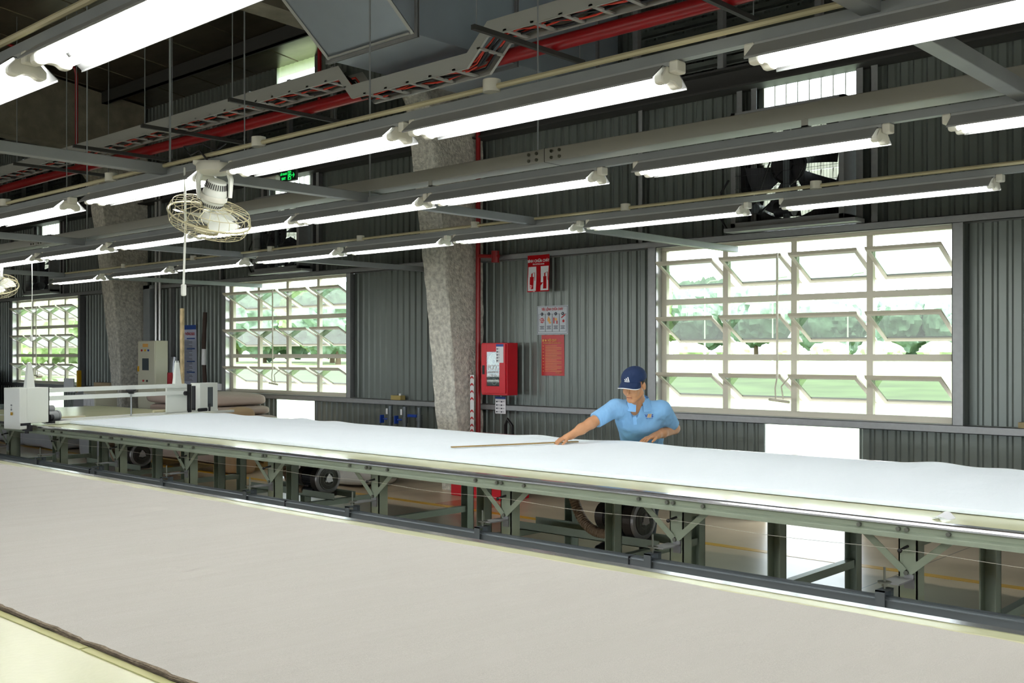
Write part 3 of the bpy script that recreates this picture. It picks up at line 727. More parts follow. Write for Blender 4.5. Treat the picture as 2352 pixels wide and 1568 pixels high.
for a in (.12, 2.0):
    m = MB(); v = []
    for z, s in ((1.19, .05), (1.45, .022)):
        v += [mp(a+i*s, j*s*.5, z) for j in (-1, 1) for i in (-1, 1)]
    m.add(v, [(0, 1, 3, 2), (4, 6, 7, 5), (0, 4, 5, 1), (2, 3, 7, 6), (0, 2, 6, 4), (1, 5, 7, 3)])
    for i in (-1, 1): m.cyl(mp(a+i*.016, 0, 1.45), mp(a+i*.016, 0, 1.47), .006, 6)
    m.build('tapered_tower', M['white'], t)
m = MB(); mbox(m, .3, 2.12, .0, .02, 1.165, 1.21); m.build('upper_bar', M['white'], t, bevel=.002)
m = MB(); mbox(m, .3, 2.12, -.0, .02, 1.085, 1.13); m.build('lower_bar', M['white'], t, bevel=.002)
m = MB(); mbox(m, 1.86, 2.16, -.03, -.01, .87, 1.2); m.build('side_plate', M['white'], t)
m = MB(); mbox(m, 2.32, 2.60, -.12, .03, .875, 1.21); m.build('far_housing', M['white'], t, bevel=.004)
m = MB(); mbox(m, 2.44, 2.52, .03, .033, .93, 1.16); m.build('slot_cover', M['crail'], t)
m = MB(); mbox(m, 2.17, 2.19, -.02, .03, .875, 1.2); mbox(m, 2.24, 2.252, -.02, .03, .9, 1.18); m.cyl(mp(2.1, .02, 1.10), mp(2.1, .05, 1.10), .025, 10); m.cyl(mp(2.3, .03, .9), mp(2.42, .03, .9), .02, 10); m.cyl(mp(2.45, .05, .87), mp(2.45, .05, .97), .012, 8); m.build('lift_mechanism', M['dark'], t)
m = MB(); mbox(m, .34, 2.75, .09, .15, .855, .885); m.build('front_beam', M['white'], t, bevel=.004)
m = MB(); mbox(m, .30, 2.65, -.06, -.01, .86, .895); m.build('rear_beam', M['white'], t, bevel=.004)
m = MB(); mbox(m, .30, 2.7, -.01, .09, .856, .862); m.build('base_tray', M['offw'], t)
m = MB(); m.cyl(mp(.36, -.11, .90), mp(.85, -.11, .89), .018, 10); m.cyl(mp(1.75, -.10, .905), mp(2.2, -.10, .905), .018, 10); m.build('feed_roller', M['conduit'], t, smooth=True)
m = MB(); m.cyl(mp(.32, -.02, .93), mp(.44, -.02, .93), .05, 18); m.cyl(mp(.44, -.02, .93), mp(.46, -.02, .93), .055, 18); m.cyl(mp(.34, -.06, 1.0), mp(.43, -.06, 1.0), .035, 14); m.build('cutter_motor', M['galv'], t, smooth=True)
m = MB(); mbox(m, .31, .53, -.04, .09, .856, .885); m.cyl(mp(.32, .03, .92), mp(.36, .03, .92), .03, 12); m.build('cutter_base', M['dark'], t, bevel=.004)
m = MB(); m.cyl(mp(1.33, .03, .865), mp(1.33, .03, 1.12), .009, 8); m.build('handle_rod', M['galv'], t)
m = MB(); m.cyl(mp(1.33, .03, 1.12), mp(1.33, .03, 1.15), .025, 12, .05); m.cyl(mp(1.33, .03, 1.15), mp(1.33, .03, 1.165), .055, 14); m.build('star_knob', M['black'], t)
m = MB()
c = mp(-.0235, -.07, 0)
m.box(c.x-.025, c.x+.025, c.y-.001, c.y, .955, .985); m.build('yellow_sticker', M['yellow'], t)
m = MB(); add_text(m, 'ON\n|\nOFF', .022, lambda u, v, q: (c.x+u, c.y-q-.0005, 1.03+v)); m.build('switch_marks', M['ink'], t)
m = MB(); m.bar((-13.0, 4.62, TZ+.004), (-12.3, 4.75, TZ+.004), .2, .004)
tag(m.build('paper_sheet', M['paper'], None), 'white paper sheet lying on the table left of the carriage', 'paper')

# ------------------------------------------------------------------ wall mounted things
def wp(x0, z0, y): return lambda u, v, q: (x0+u, y-q-.0012, z0+v)
# fire hose cabinet
t = thing('fire_hose_cabinet', 'red fire hose cabinet with glazed door on the sheet wall', 'cabinet', (-8.045, 8.5, 1.09))
x0, x1, yf, z0, z1 = -8.24, -7.85, 8.405, 1.09, 1.67
m = MB(); m.box(x0, x1, yf+.02, 8.598, z0, z1); m.build('case', M['redcab'], t, bevel=.004)
m = MB(); wx0, wx1, wz0, wz1 = x0+.09, x1-.10, z0+.10, z1-.10
m.box(x0+.012, wx0, yf, yf+.018, z0+.02, z1-.012); m.box(wx1, x1-.012, yf, yf+.018, z0+.02, z1-.012); m.box(wx0, wx1, yf, yf+.018, z0+.02, wz0); m.box(wx0, wx1, yf, yf+.018, wz1, z1-.012)
d = m.build('door', M['redcab'], t, bevel=.002)
m = MB(); m.box(x0+.03, x0+.065, yf-.004, yf, z0+.23, z0+.33); m.build('handle', M['black'], d)
m = MB(); m.box(wx0, wx1, yf+.019, yf+.0195, wz0, wz1); m.build('dark_interior', M['ink'], d)
m = MB()
for r in (.03, .045, .06, .075, .09): m.tube([(wx0+.10+r*math.cos(a*.3)*.9, yf+.0175, wz1-.11+r*math.sin(a*.3)) for a in range(22)], .004, 6)
m.build('hose_coil', M['offw'], d)
m = MB(); m.tube([(wx0+.11+.035*math.cos(a*.4), yf+.0165, wz0+.05+.035*math.sin(a*.4)) for a in range(17)], .006, 8); m.build('valve_wheel', M['galv'], d)
m = MB(); m.box(wx0, wx1, yf+.004, yf+.006, wz0, wz1); m.build('door_glass', M['clear'], d)
m = MB(); cxx = (wx0+wx1)/2
add_text(m, 'PCCC', .078, wp(cxx, z0+.305, yf+.003), .85, .002); add_text(m, 'FIRE HOSE REEL', .034, wp(cxx, z0+.255, yf+.003), .72, .0008); add_text(m, '\u260e 114', .034, wp(cxx, z0+.215, yf+.003), .9, .0008); m.build('lettering', M['paper'], d)
def notice(name, label, x0, x1, z0, z1, y, rows, cols=2, head='blue'):
    t = MB(); t.box(x0, x1, y-.002, y, z0, z1); o = tag(t.build(name, M['paper'], None), label, 'notice')
    h = MB(); h.box(x0, x1, y-.0035, y-.002, z1-(z1-z0)*.13, z1); h.build('header_band', M[head], o)
    k = MB(); w_ = x1-x0
    for r in range(rows):
        zz = z0+(z1-z0)*(.07+.8*r/rows)
        for c in range(cols):
            xa = x0+w_*(.08+c*.9/cols); k.box(xa, xa+w_*.14, y-.0035, y-.002, zz, zz+(z1-z0)*.07); k.box(xa+w_*.18, xa+w_*.36, y-.0035, y-.002, zz+.006, zz+.01)
    k.build('pictograms', M['ink'], o); return o
notice('safety_notice', 'small white instruction notice stuck on the red cabinet door', -7.995, -7.885, 1.45, 1.655, yf-.001, 5, 1)
notice('safety_notice', 'small white notice with blue header hanging below the red cabinet', -8.19, -8.03, .875, 1.065, D-.005, 4, 2)
# red extinguisher board
x0, x1, z0, z1, y = -7.69, -7.375, 2.225, 2.625, 8.592
t = MB(); t.grid(20, 12, lambda u, v: (x0+(x1-x0)*u, y-.004-.012*math.sin(u*6.3+v*4)*math.sin(v*5)*.5-.01*(1-v)**2, z0+(z1-z0)*v))
gl = mat('glossy_red_sign_vinyl', (172, 20, 28), .06, 0); o = tag(t.build('extinguisher_sign', gl, None, smooth=True), 'glossy red fire extinguisher sign hung on the upper rail', 'sign')
def on(x, z):                                  # sits on the wavy board
    u = (x-x0)/(x1-x0); v = (z-z0)/(z1-z0); return y-.004-.012*math.sin(u*6.3+v*4)*math.sin(v*5)*.5-.01*(1-v)**2
def patch(m, xa, xb, za, zb, e=.0015, n=5):
    m.grid(n, n, lambda u, v: (xa+(xb-xa)*u, on(xa+(xb-xa)*u, za+(zb-za)*v)-e, za+(zb-za)*v))
m = MB(); patch(m, x0+.012, x0+.125, z0+.012, z0+.275); patch(m, x1-.125, x1-.012, z0+.012, z0+.275); m.build('white_panels', M['paper'], o, smooth=True)
m = MB(); xm = (x0+x1)/2
patch(m, xm-.028, xm+.028, z0+.10, z0+.275, .002); m.add([(xm-.07, on(xm, z0+.1)-.003, z0+.1), (xm+.07, on(xm, z0+.1)-.003, z0+.1), (xm, on(xm, z0+.03)-.003, z0+.03)], [(0, 2, 1)])
for xc in (x0+.065, x1-.062):
    patch(m, xc-.026, xc+.026, z0+.03, z0+.165, .003, 4); patch(m, xc-.010, xc+.010, z0+.165, z0+.20, .003, 3)
    m.tube([(xc+.01, y-.02, z0+.20), (xc+.045, y-.02, z0+.21), (xc+.05, y-.02, z0+.12)], .003, 5)
m.build('extinguisher_symbols', gl, o)
m = MB(); add_text(m, 'B\u00ccNH CH\u1eeeA CH\u00c1Y', .042, lambda u, v, q: (xm+u, on(xm+u, z0+.335+v)-.002-q, z0+.335+v), .88, .001); add_text(m, 'FIRE EXTINGUISHER', .02, lambda u, v, q: (xm+u, on(xm+u, z0+.30+v)-.002-q, z0+.30+v), .9, .0003); m.build('lettering', M['paper'], o)
# fire order sign
x0, x1, z0, z1, y = -7.665, -7.225, 1.76, 2.075, WY-.001
t = MB(); t.box(x0, x1, y-.004, y, z0, z1); o = tag(t.build('fire_order_sign', mat('grey_sign_board', (186, 194, 200), .5), None), 'pale grey four step fire order sign above the red poster', 'sign')
m = MB(); e = y-.005
def frame_(m, a, b, c, d_, w_=.003):
    m.box(a, b, e-.001, e, c, c+w_); m.box(a, b, e-.001, e, d_-w_, d_); m.box(a, a+w_, e-.001, e, c, d_); m.box(b-w_, b, e-.001, e, c, d_)
frame_(m, x0+.008, x1-.008, z0+.008, z1-.008)
for k in range(4):
    xa = x0+.022+k*.099; frame_(m, xa, xa+.099, z0+.03, z0+.225, .0025)
    m.cyl((xa+.05, e, z0+.225), (xa+.05, e-.002, z0+.225), .018, 16)
    for r in range(3): m.box(xa+.02+.006*(r % 2), xa+.08-.006*(r % 2), e-.001, e, z0+.06+r*.014, z0+.066+r*.014)
m.build('frames', M['ink'], o)
m = MB(); add_text(m, 'TI\u00caU L\u1ec6NH CH\u1eeeA CH\u00c1Y', .036, wp((x0+x1)/2, z1-.04, e), .78, .001)
xa = x0+.022+.05
for k in range(9):
    a = k*40; m.add([(xa+.042*math.cos(math.radians(a)), e-.001, z0+.155+.035*math.sin(math.radians(a))), (xa+.02*math.cos(math.radians(a+25)), e-.001, z0+.155+.02*math.sin(math.radians(a+25))), (xa+.02*math.cos(math.radians(a-25)), e-.001, z0+.155+.02*math.sin(math.radians(a-25)))], [(0, 1, 2)])
m.cyl((xa, e, z0+.155), (xa, e-.0012, z0+.155), .026, 14)
xb = xa+.198; m.box(xb-.036, xb-.02, e-.001, e, z0+.12, z0+.185); m.box(xb+.01, xb+.024, e-.001, e, z0+.115, z0+.15)
xb = xa+.297; m.bar((xb-.02, e, z0+.18), (xb+.035, e, z0+.215), .002, .012, (0, 0, 1)); m.cyl((xb+.01, e, z0+.145), (xb+.01, e-.001, z0+.145), .016, 12)
m.build('red_print', M['inkred'], o)
m = MB(); xb = xa+.099; m.cyl((xb, e, z0+.16), (xb, e-.001, z0+.16), .022, 14); m.add([(xb-.018, e-.0035, z0+.17), (xb+.012, e-.0035, z0+.17), (xb-.002, e-.0035, z0+.205)], [(0, 2, 1)]); m.box(xb, xb+.03, e-.0012, e, z0+.12, z0+.14)
m.cyl((xa+.2, e, z0+.165), (xa+.2, e-.001, z0+.165), .016, 12); m.build('yellow_print', M['gold'], o)
m = MB()
for k in range(4): add_text(m, str(k+1), .024, wp(x0+.022+k*.099+.05, z0+.225, e-.002))
add_text(m, 'B\u00c1O\n\u0110\u1ed8NG', .02, wp(xa, z0+.155, e-.0015)); m.build('white_print', M['paper'], o)
# red regulations poster
x0, x1, z0, z1 = -7.60, -7.275, 1.31, 1.755
t = MB(); t.grid(12, 6, lambda u, v: (x0+(x1-x0)*u, y-.006-.006*math.sin(u*5)*(1-v), z0+(z1-z0)*v)); o = tag(t.build('regulations_poster', M['posterred'], None, smooth=True), 'red and gold regulations poster on the sheet wall', 'poster')
m = MB(); e = y-.014
add_text(m, 'N\u1ed8I QUY', .034, wp(x0+.16, z1-.06, e), .9, .0008); add_text(m, 'PH\u00d2NG CH\u00c1Y V\u00c0 CH\u1eeeA CH\u00c1Y', .018, wp((x0+x1)/2, z1-.09, e), 1, .0003)
m.box(x0+.02, x0+.045, e-.001, e, z1-.072, z1-.048); m.cyl((x0+.07, e, z1-.06), (x0+.07, e-.001, z1-.06), .012, 12)
for k in range(17):
    zz = z1-.12-k*.0172; m.box(x0+.06, x0+.06+(.235 if k % 3 else .17), e-.001, e, zz-.0022, zz+.0018)
    if k % 2 == 0: m.box(x0+.025, x0+.042, e-.001, e, zz-.003, zz+.003)
add_text(m, 'BAN GI\u00c1M \u0110\u1ed0C', .012, wp(x1-.07, z0+.03, e)); m.build('gold_print', M['gold'], o)
# warning strip on the column
t = MB(); t.box(-8.40, -8.34, 8.40, 8.404, .60, 1.31); o = tag(t.build('warning_strip', M['paper'], None), 'white strip with red chevrons hanging beside the column', 'sign')
for k, zz in enumerate((.66, .72, .80, .88, 1.02, 1.10, 1.18, 1.26)):
    m = MB(); a, c, b = -8.396, -8.37, -8.344; m.add([(a, 8.3985, zz), (c, 8.3985, zz+.02), (b, 8.3985, zz), (b, 8.3985, zz+.022), (c, 8.3985, zz+.042), (a, 8.3985, zz+.022)], [(0, 1, 4, 5), (1, 2, 3, 4)]); m.build('chevron', M['inkred'], o)
# blue valves
for k, (x, hz) in enumerate(((-9.95, .74), (-9.68, .74), (-9.42, .78))):
    tt = thing('drain_pipe', 'grey drop pipe with blue valve under the sill rail, %s of three' % ['leftmost', 'middle', 'rightmost'][k], 'pipe', (x, 8.52, .1), 'grey pipes with blue valves under the sill rail')
    m = MB(); m.cyl((x, 8.55, .1), (x, 8.55, .90), .028, 12); m.cyl((x, 8.55, hz-.04), (x, 8.55, hz+.03), .038, 12); m.build('pipe', M['crail'], tt, smooth=True)
    m = MB()
    if k < 2: m.cyl((x-.03, 8.53, hz), (x-.08, 8.50, hz), .012, 8); m.box(x-.10, x-.08, 8.46, 8.52, hz-.05, hz+.05)
    else: m.box(x-.16, x+.0, 8.50, 8.53, hz-.0, hz+.035)
    m.build('valve_handle', M['pvcblue'], tt, bevel=.004)
    if k < 2: m = MB(); m.box(x-.045, x-.015, 8.515, 8.519, .80, .87); m.build('label', M['paper'], tt)
m = MB(); m.tube([(-8.0, 8.58, .0), (-8.0, 8.56, .75), (-7.96, 8.55, .82), (-7.90, 8.56, .75), (-7.90, 8.57, .5)], .018, 8)
tag(m.build('black_hose_loop', M['black'], None, smooth=True), 'black hose loop below the red cabinet', 'hose')
m = MB(); m.box(-10.0, -9.82, 8.60, 8.68, .976, 1.03); o = tag(m.build('cardboard_box', mat('kraft_card', (168, 150, 92), .8), None), 'small kraft box on the sill rail left of the column', 'box')
m = MB(); m.cyl((-9.86, 8.63, 1.03), (-9.86, 8.63, 1.055), .015, 10); m.build('cap', M['paper'], o)
m = MB(); m.box(-2.62, -2.48, 8.60, 8.67, .976, 1.02); o = tag(m.build('cardboard_box', mat('brown_card', (140, 126, 92), .8), None), 'brown card box at the right end of the sill rail', 'box')
m = MB(); m.sphere((-2.55, 8.63, 1.045), .03, 8); m.build('tissue', M['paper'], o)
# sockets trunk, exit sign, emergency light
t = thing('exit_sign', 'black exit sign with green letters on the upper girt', 'sign', (-11.95, 8.45, 3.900))
m = MB(); m.box(-12.14, -11.76, 8.44, 8.47, 3.900, 4.055); m.box(-12.0, -11.9, 8.46, 8.6, 4.000, 4.020); m.build('frame', M['galv'], t, bevel=.003)
m = MB(); m.box(-12.13, -11.77, 8.436, 8.44, 3.910, 4.045); m.build('face', M['signk'], t)
m = MB(); add_text(m, 'L\u1ed0I THO\u00c1T', .036, wp(-12.045, 4.005, 8.436), .85, .0012); add_text(m, 'EXIT', .045, wp(-12.045, 3.945, 8.436), 1, .0015)
e = 8.434
frame_(m, -11.945, -11.875, 3.920, 4.035, .008); m.cyl((-11.91, e, 4.012), (-11.91, e-.002, 4.012), .010, 10)
for a, b in (((-11.91, 3.998), (-11.915, 3.968)), ((-11.915, 3.968), (-11.935, 3.940)), ((-11.915, 3.968), (-11.89, 3.950)), ((-11.91, 3.995), (-11.93, 3.980)), ((-11.91, 3.995), (-11.885, 3.985)), ((-11.865, 3.975), (-11.80, 3.975)), ((-11.80, 3.975), (-11.825, 4.005)), ((-11.80, 3.975), (-11.825, 3.945))):
    m.bar((a[0], e, a[1]), (b[0], e, b[1]), .002, .010, (0, 0, 1)) if abs(a[1]-b[1]) < .02 else m.bar((a[0], e, a[1]), (b[0], e, b[1]), .010, .002, (0, 1, 0))
m.build('green_letters', M['glow'], t)
m = MB(); m.cyl((-12.6, 8.45, 3.975), (-12.2, 8.45, 3.975), .045, 16); m.box(-12.5, -12.3, 8.45, 8.62, 3.970, 4.000); tag(m.build('emergency_light', M['offw'], None, smooth=True), 'cream emergency light beside the exit sign', 'light fixture')
m = MB(); m.box(-8.87, -8.62, 8.44, 8.47, 2.95, 3.9)
for k in range(9): m.box(-8.86, -8.64, 8.43, 8.44, 3.0+k*.1, 3.03+k*.1)
tag(m.build('vent_grille', M['offw'], None), 'cream slotted vent left of the nearer column', 'vent')

# exhaust fans
def make_exhaust():
    t = thing('exhaust_fan', 'x', 'fan', (0, 0, 0), 'square exhaust fans on the head rail'); R = .5; w_ = 1.10; h = 1.06
    m = MB(); y0, y1 = -.02, .22
    m.box(-w_/2, -w_/2+.05, y0, y1, 0, h); m.box(w_/2-.05, w_/2, y0, y1, 0, h); m.box(-w_/2, w_/2, y0, y1, 0, .05); m.box(-w_/2, w_/2, y0, y1, h-.05, h); m.build('frame', M['galv'], t, bevel=.004)
    m = MB(); m.lathe([(.50, .0), (.47, .02), (.47, .14), (.53, .14)], (0, y1, h/2), (0, -1, 0), 36)
    for sx in (-1, 1):
        for sz in (-1, 1):
            pts = [(sx*.5, sz*.49)]+[(sx*.5*math.cos(a*math.pi/16), sz*.5*math.sin(a*math.pi/16)) for a in range(9)]
            m.add([(u, .21, h/2+v) for u, v in pts], [tuple(range(len(pts)))])
    m.build('shroud', M['dark'], t, smooth=True)
    m = MB()
    for k in range(6):
        a0 = k*math.pi/3+.3
        def f(u, v):
            r = .11+.34*v; a = a0+(u-.5)*(.62+.1*v); return (r*math.cos(a), .12+(u-.5)*.10, h/2+r*math.sin(a))
        m.grid(6, 6, f)
    m.build('blades', M['dark'], t, smooth=True)
    m = MB(); m.lathe([(0, .0), (.13, 0), (.17, .01), (.175, .03), (.165, .045), (.15, .03), (.05, .03), (.05, .05), (0, .05)], (0, .07, h/2), (0, -1, 0), 28)
    for k in range(5): a = k*1.257; m.bar((.04*math.cos(a), .03, h/2+.04*math.sin(a)), (.16*math.cos(a), .03, h/2+.16*math.sin(a)), .02, .012, (0, 1, 0))
    m.build('pulley', M['dark'], t, smooth=True)
    m = MB(); m.box(-.03, .03, .0, .02, .05, h-.05); m.build('bearing_bar', M['crail'], t)
    m = MB(); m.cyl((-.30, -.01, .16), (-.30, .10, .16), .045, 14); m.build('belt_wheel', M['crail'], t, smooth=True)
    m = MB(); m.cyl((-.12, .05, .14), (.05, .05, .14), .07, 16); m.build('motor', M['dark'], t, smooth=True)
    m = MB(); m.tube([(-.33, .02, .19), (-.15, .02, .62), (0, .02, .70), (.14, .02, .62), (.16, .02, .5), (.1, .02, .4), (-.28, .02, .12), (-.34, .02, .14), (-.33, .02, .19)], .008, 6); m.build('drive_belt', M['black'], t)
    m = MB()
    for k in range(1, 36): x = -w_/2+.04+k*(w_-.08)/36; m.cyl((x, -.025, .05), (x, -.025, h-.05), .0014, 4, .0014)
    for k in range(1, 9): z = k*h/9; m.cyl((-w_/2+.05, -.027, z), (w_/2-.05, -.027, z), .002, 4)
    m.build('wire_guard', M['dark'], t)
    m = MB()
    for k in range(9):
        z = .07+k*.104; m.add([(-.49, .215, z), (.49, .215, z), (.49, .235, z+.106), (-.49, .235, z+.106)], [(0, 1, 2, 3)])
    m.build('shutter', M['shutter'], t)
    m = MB(); m.box(-w_/2-.05, w_/2+.12, -.06, .12, -.035, 0); m.build('support_ledge', M['galv'], t, bevel=.003)
    m = MB(); m.tube([(-.6, .0, .0), (-.66, -.01, .1), (-.66, 0, .35), (-.58, 0, .45)], .010, 6); m.build('power_lead', M['black'], t)
    return t
ef = make_exhaust()
for i, b in enumerate(BAYS):
    lab = 'dark square exhaust fan above the %s window' % ['right', 'middle', 'far left'][i]; loc = (b+1.48, D-.12, Z2+.10)
    if i == 0: ef.location = loc; ef['label'] = lab
    else: copy_tree(ef, loc, None, lab)

# orbit fan
def make_orbit():
    t = thing('orbit_fan', 'x', 'fan', (0, 0, 0), 'caged orbit fans hung from the light rows')
    m = MB(); m.lathe([(0, 0), (.085, 0), (.09, -.01), (.088, -.04), (.06, -.052), (0, -.052)], (0, 0, 0), (0, 0, 1), 28); m.box(-.1, .1, -.03, .03, -.005, .015); m.build('mount', M['offw'], t, smooth=True)
    m = MB()
    for s in (-1, 1): m = MB(); m.tube([(s*.07, 0, -.04), (s*.082, 0, -.08), (s*.078, 0, -.17)], .012, 8, True, [.015, .014, .010]); m.build('yoke_arm', M['white'], t, smooth=True)
    n = Vector((.31, -.36, .9)).normalized(); c = Vector((0, 0, -.15))
    m = MB(); m.lathe([(0, .075), (.045, .07), (.055, .03), (.062, -.01), (.056, -.045), (.035, -.075), (0, -.08)], c, n, 28); mo = m.build('motor', M['white'], t, smooth=True)
    m = MB(); m.lathe([(.064, .0), (.067, -.005), (.067, -.025), (.062, -.03)], c, n, 28); m.build('clamp_ring', M['offw'], mo, smooth=True)
    m = MB(); u = n.orthogonal().normalized(); v = n.cross(u)
    for k in range(30):
        a = k*math.pi/15; d = u*math.cos(a)+v*math.sin(a)
        m.bar(c+n*.062+d*.0495, c+n*.035+d*.0565, .004, .002, d); m.bar(c-n*.045+d*.0565, c-n*.062+d*.046, .004, .002, d)
    m.build('vent_slots', M['dark'], mo)
    cc = c-n*.125; R = .205; m = MB()
    def ring(r, h, rr): m.tube([cc+n*h+(u*math.cos(a*math.pi/20)+v*math.sin(a*math.pi/20))*r for a in range(41)], rr, 6, False)
    ring(R, .0, .0055); ring(R*.93, .048, .002); ring(R*.5, .06, .002); ring(R*.3, .062, .002); ring(R*.9, -.055, .002); ring(R*.6, -.07, .002)
    for k in range(24):
        a = k*math.pi/12; d = u*math.cos(a)+v*math.sin(a)
        m.tube([cc+n*.06+d*.05, cc+n*.062+d*R*.6, cc+n*.045+d*R*.95, cc+d*R*1.01, cc-n*.05+d*R*.93, cc-n*.07+d*R*.6, cc-n*.072+d*.055], .0016, 5)
    m.build('cage', M['conduit'], t, smooth=True)
    m = MB(); m.lathe([(0, -.08), (.06, -.078), (.062, -.07), (.055, -.066)], cc, n, 24); m.build('cage_badge', M['conduit'], t, smooth=True)
    m = MB(); m.lathe([(0, -.035), (.02, -.034), (.036, -.02), (.038, .03), (0, .035)], cc, n, 20)
    for k in range(3):
        a0 = k*2.094+.6
        def f(p, q): 
            r = .03+.15*q; a = a0+(p-.5)*(1.25-.35*q); return cc+(u*math.cos(a)+v*math.sin(a))*r+n*((p-.5)*.05*(1-.2*q))
        m.grid(7, 6, f)
    m.build('blades', M['white'], t, smooth=True)
    m = MB(); m.tube([(-.02, 0, .0), (-.08, .02, .07), (-.13, .03, .05), (-.16, .02, .09), (-.06, .0, .1), (.0, .02, .07), (.05, .03, .11)], .005, 6); m.build('loose_wiring', M['black'], t)
    return t
of = make_orbit(); of.location = (-4.66, 2.85, ZS-.017); of.rotation_euler = (0, 0, math.radians(42.7)); of['label'] = 'white caged orbit fan hanging beside the second light row'
copy_tree(of, (-11.05, 4.26, ZS-.017), math.radians(20), 'white caged orbit fan cut by the left edge of the photo')
for (x, y, z1_, z0_, lab) in ((-4.87, 2.80, 2.5, 1.845, 'white pull cord and switch hanging beside the orbit fan'), (-10.25, 4.28, 2.5, 1.67, 'thin white pull cord hanging before the far left window')):
    t = thing('pull_switch', lab, 'switch', (x, y, z0_)); m = MB(); m.tube([(x+.012, y, z1_), (x+.018, y, z1_-.3), (x, y, z0_+.055)], .006 if x > -6 else .004, 8); m.build('cord', M['white'], t, smooth=True)
    m = MB(); m.box(x-.014, x+.014, y-.010, y+.010, z0_, z0_+.06); m.build('switch_body', M['white'], t, bevel=.006)

# ------------------------------------------------------------------ things by the left part of the wall
t = thing('control_cabinet', 'beige electrical control cabinet with dark screen beside the column', 'cabinet', (-14.8, 8.0, .72))
m = MB(); m.box(-15.06, -14.54, 7.9, 8.1, .72, 1.745); m.build('case', M['cab'], t, bevel=.006)
m = MB(); m.box(-15.05, -14.55, 7.885, 7.9, .73, 1.735); d = m.build('door', M['cab'], t, bevel=.004)
m = MB(); m.box(-14.91, -14.72, 7.88, 7.885, 1.30, 1.48); m.build('screen', M['screen'], d)
for k, (x, z, c) in enumerate(((-14.92, 1.60, 'inkred'), (-14.82, 1.60, 'yellow'), (-14.72, 1.60, 'pvcblue'), (-14.87, 1.14, 'inkred'), (-14.76, 1.14, 'black'))):
    m = MB(); m.cyl((x, 7.87, z), (x, 7.885, z), .016, 12); m.build('button', M[c], d)
m = MB(); m.box(-14.9, -14.74, 7.883, 7.885, 1.65, 1.70); m.build('warning_label', M['gold'], d)
m = MB(); m.box(-15.04, -15.01, 7.87, 7.885, 1.28, 1.36); m.build('lock_handle', M['yellow'], d)
for x in (-15.0, -14.8, -14.58):
    m = MB(); m.box(x-.02, x+.02, 7.9, 7.94, 0, .72); m.build('leg', M['galv'], t)
m = MB(); m.box(-16.05, -15.85, 8.5, 8.6, .4, 2.66); m.box(-16.05, -15.75, 8.5, 8.6, 2.6, 2.66); tag(m.build('wall_trunking', M['strut'], None, bevel=.004), 'vertical grey trunking between the column and control cabinet', 'trunking')
for k, x in enumerate((-15.72, -15.6)):
    m = MB(); m.cyl((x, 8.55, .1), (x, 8.55, 4.3), .024, 12); tag(m.build('steel_conduit', M['jamb'], None, smooth=True), 'bright steel conduit behind the control cabinet, the %s one' % ['left', 'right'][k], 'conduit')
x0, x1, z0, z1, y = -15.2, -14.76, 1.0, 2.0, WY-.004
m = MB(); m.grid(8, 10, lambda u, v: (x0+(x1-x0)*u, y-.006-.008*math.sin(u*4+v*3), z0+(z1-z0)*v)); o = tag(m.build('notice_banner', mat('pale_banner', (198, 204, 222), .5), None, smooth=True), 'tall pale notice banner with blue header on the wall', 'poster')
m = MB(); m.box(x0, x1, y-.02, y-.018, z1-.07, z1)
for zz in (1.78, 1.62, 1.42, 1.25): m.box(x0+.17, x1-.03, y-.02, y-.018, zz, zz+.018)
m.build('blue_bands', M['blue'], o)
m = MB()
for k in range(30): zz = 1.76-k*.022; m.box(x0+.05, x0+.05+.3*(.6+.4*abs(math.sin(k*2.1))), y-.019, y-.018, zz, zz+.006)
m.build('print_lines', M['ink'], o)
m = MB(); add_text(m, 'TH\u00d4NG B\u00c1O', .06, wp((x0+x1)/2+.04, 1.86, y-.018), .8, .001); m.build('red_heading', M['inkred'], o)
m = MB(); m.box(-12.23, -12.19, 6.98, 7.02, 0, 2.13); m.box(-12.19, -12.17, 6.98, 6.99, 0, 2.13); m.box(-12.25, -12.15, 6.95, 7.05, 0, .01)
tag(m.build('steel_post', M['rust'], None), 'rusty white steel post standing behind the spreading carriage', 'post')
m = MB(); m.tube([(-14.26+.02*math.sin(i*.6), 8.55, .5+i*.14) for i in range(13)], .03, 8, True, [.03+.004*(i % 2) for i in range(13)]); o = tag(m.build('pole_bundle', mat('dark_brown_wrap', (60, 44, 36), .7, 0, .5, 20), None, smooth=True), 'dark brown wrapped bundle of poles leaning on the wall', 'bundle')
m = MB(); m.tube([(-14.25, 8.53, 1.38), (-14.24, 8.53, 1.62)], .036, 10); m.build('paper_wrap', M['paper'], o)
m = MB(); m.cyl((-14.95, 8.3, .0), (-14.9, 8.4, 1.5), .06, 14); tag(m.build('film_roll', mat('silvery_film', (196, 200, 208), .2, .3, .4, 10), None, smooth=True), 'silvery film roll standing behind the rusty post', 'roll')
m = MB(); m.cyl((-14.3, 8.0, .0), (-14.3, 8.0, 1.27), .07, 10, .04); tag(m.build('red_net_bag', mat('red_netting', (150, 30, 40), .7, 0, .8, 40), None, smooth=True), 'red net bag hanging beside the rusty post', 'bag')
m = MB(); m.box(-13.98, -13.86, 8.56, 8.6, 1.0, 1.1); tag(m.build('wall_socket', M['paper'], None, bevel=.004), 'white socket box above the right carriage housing', 'socket')
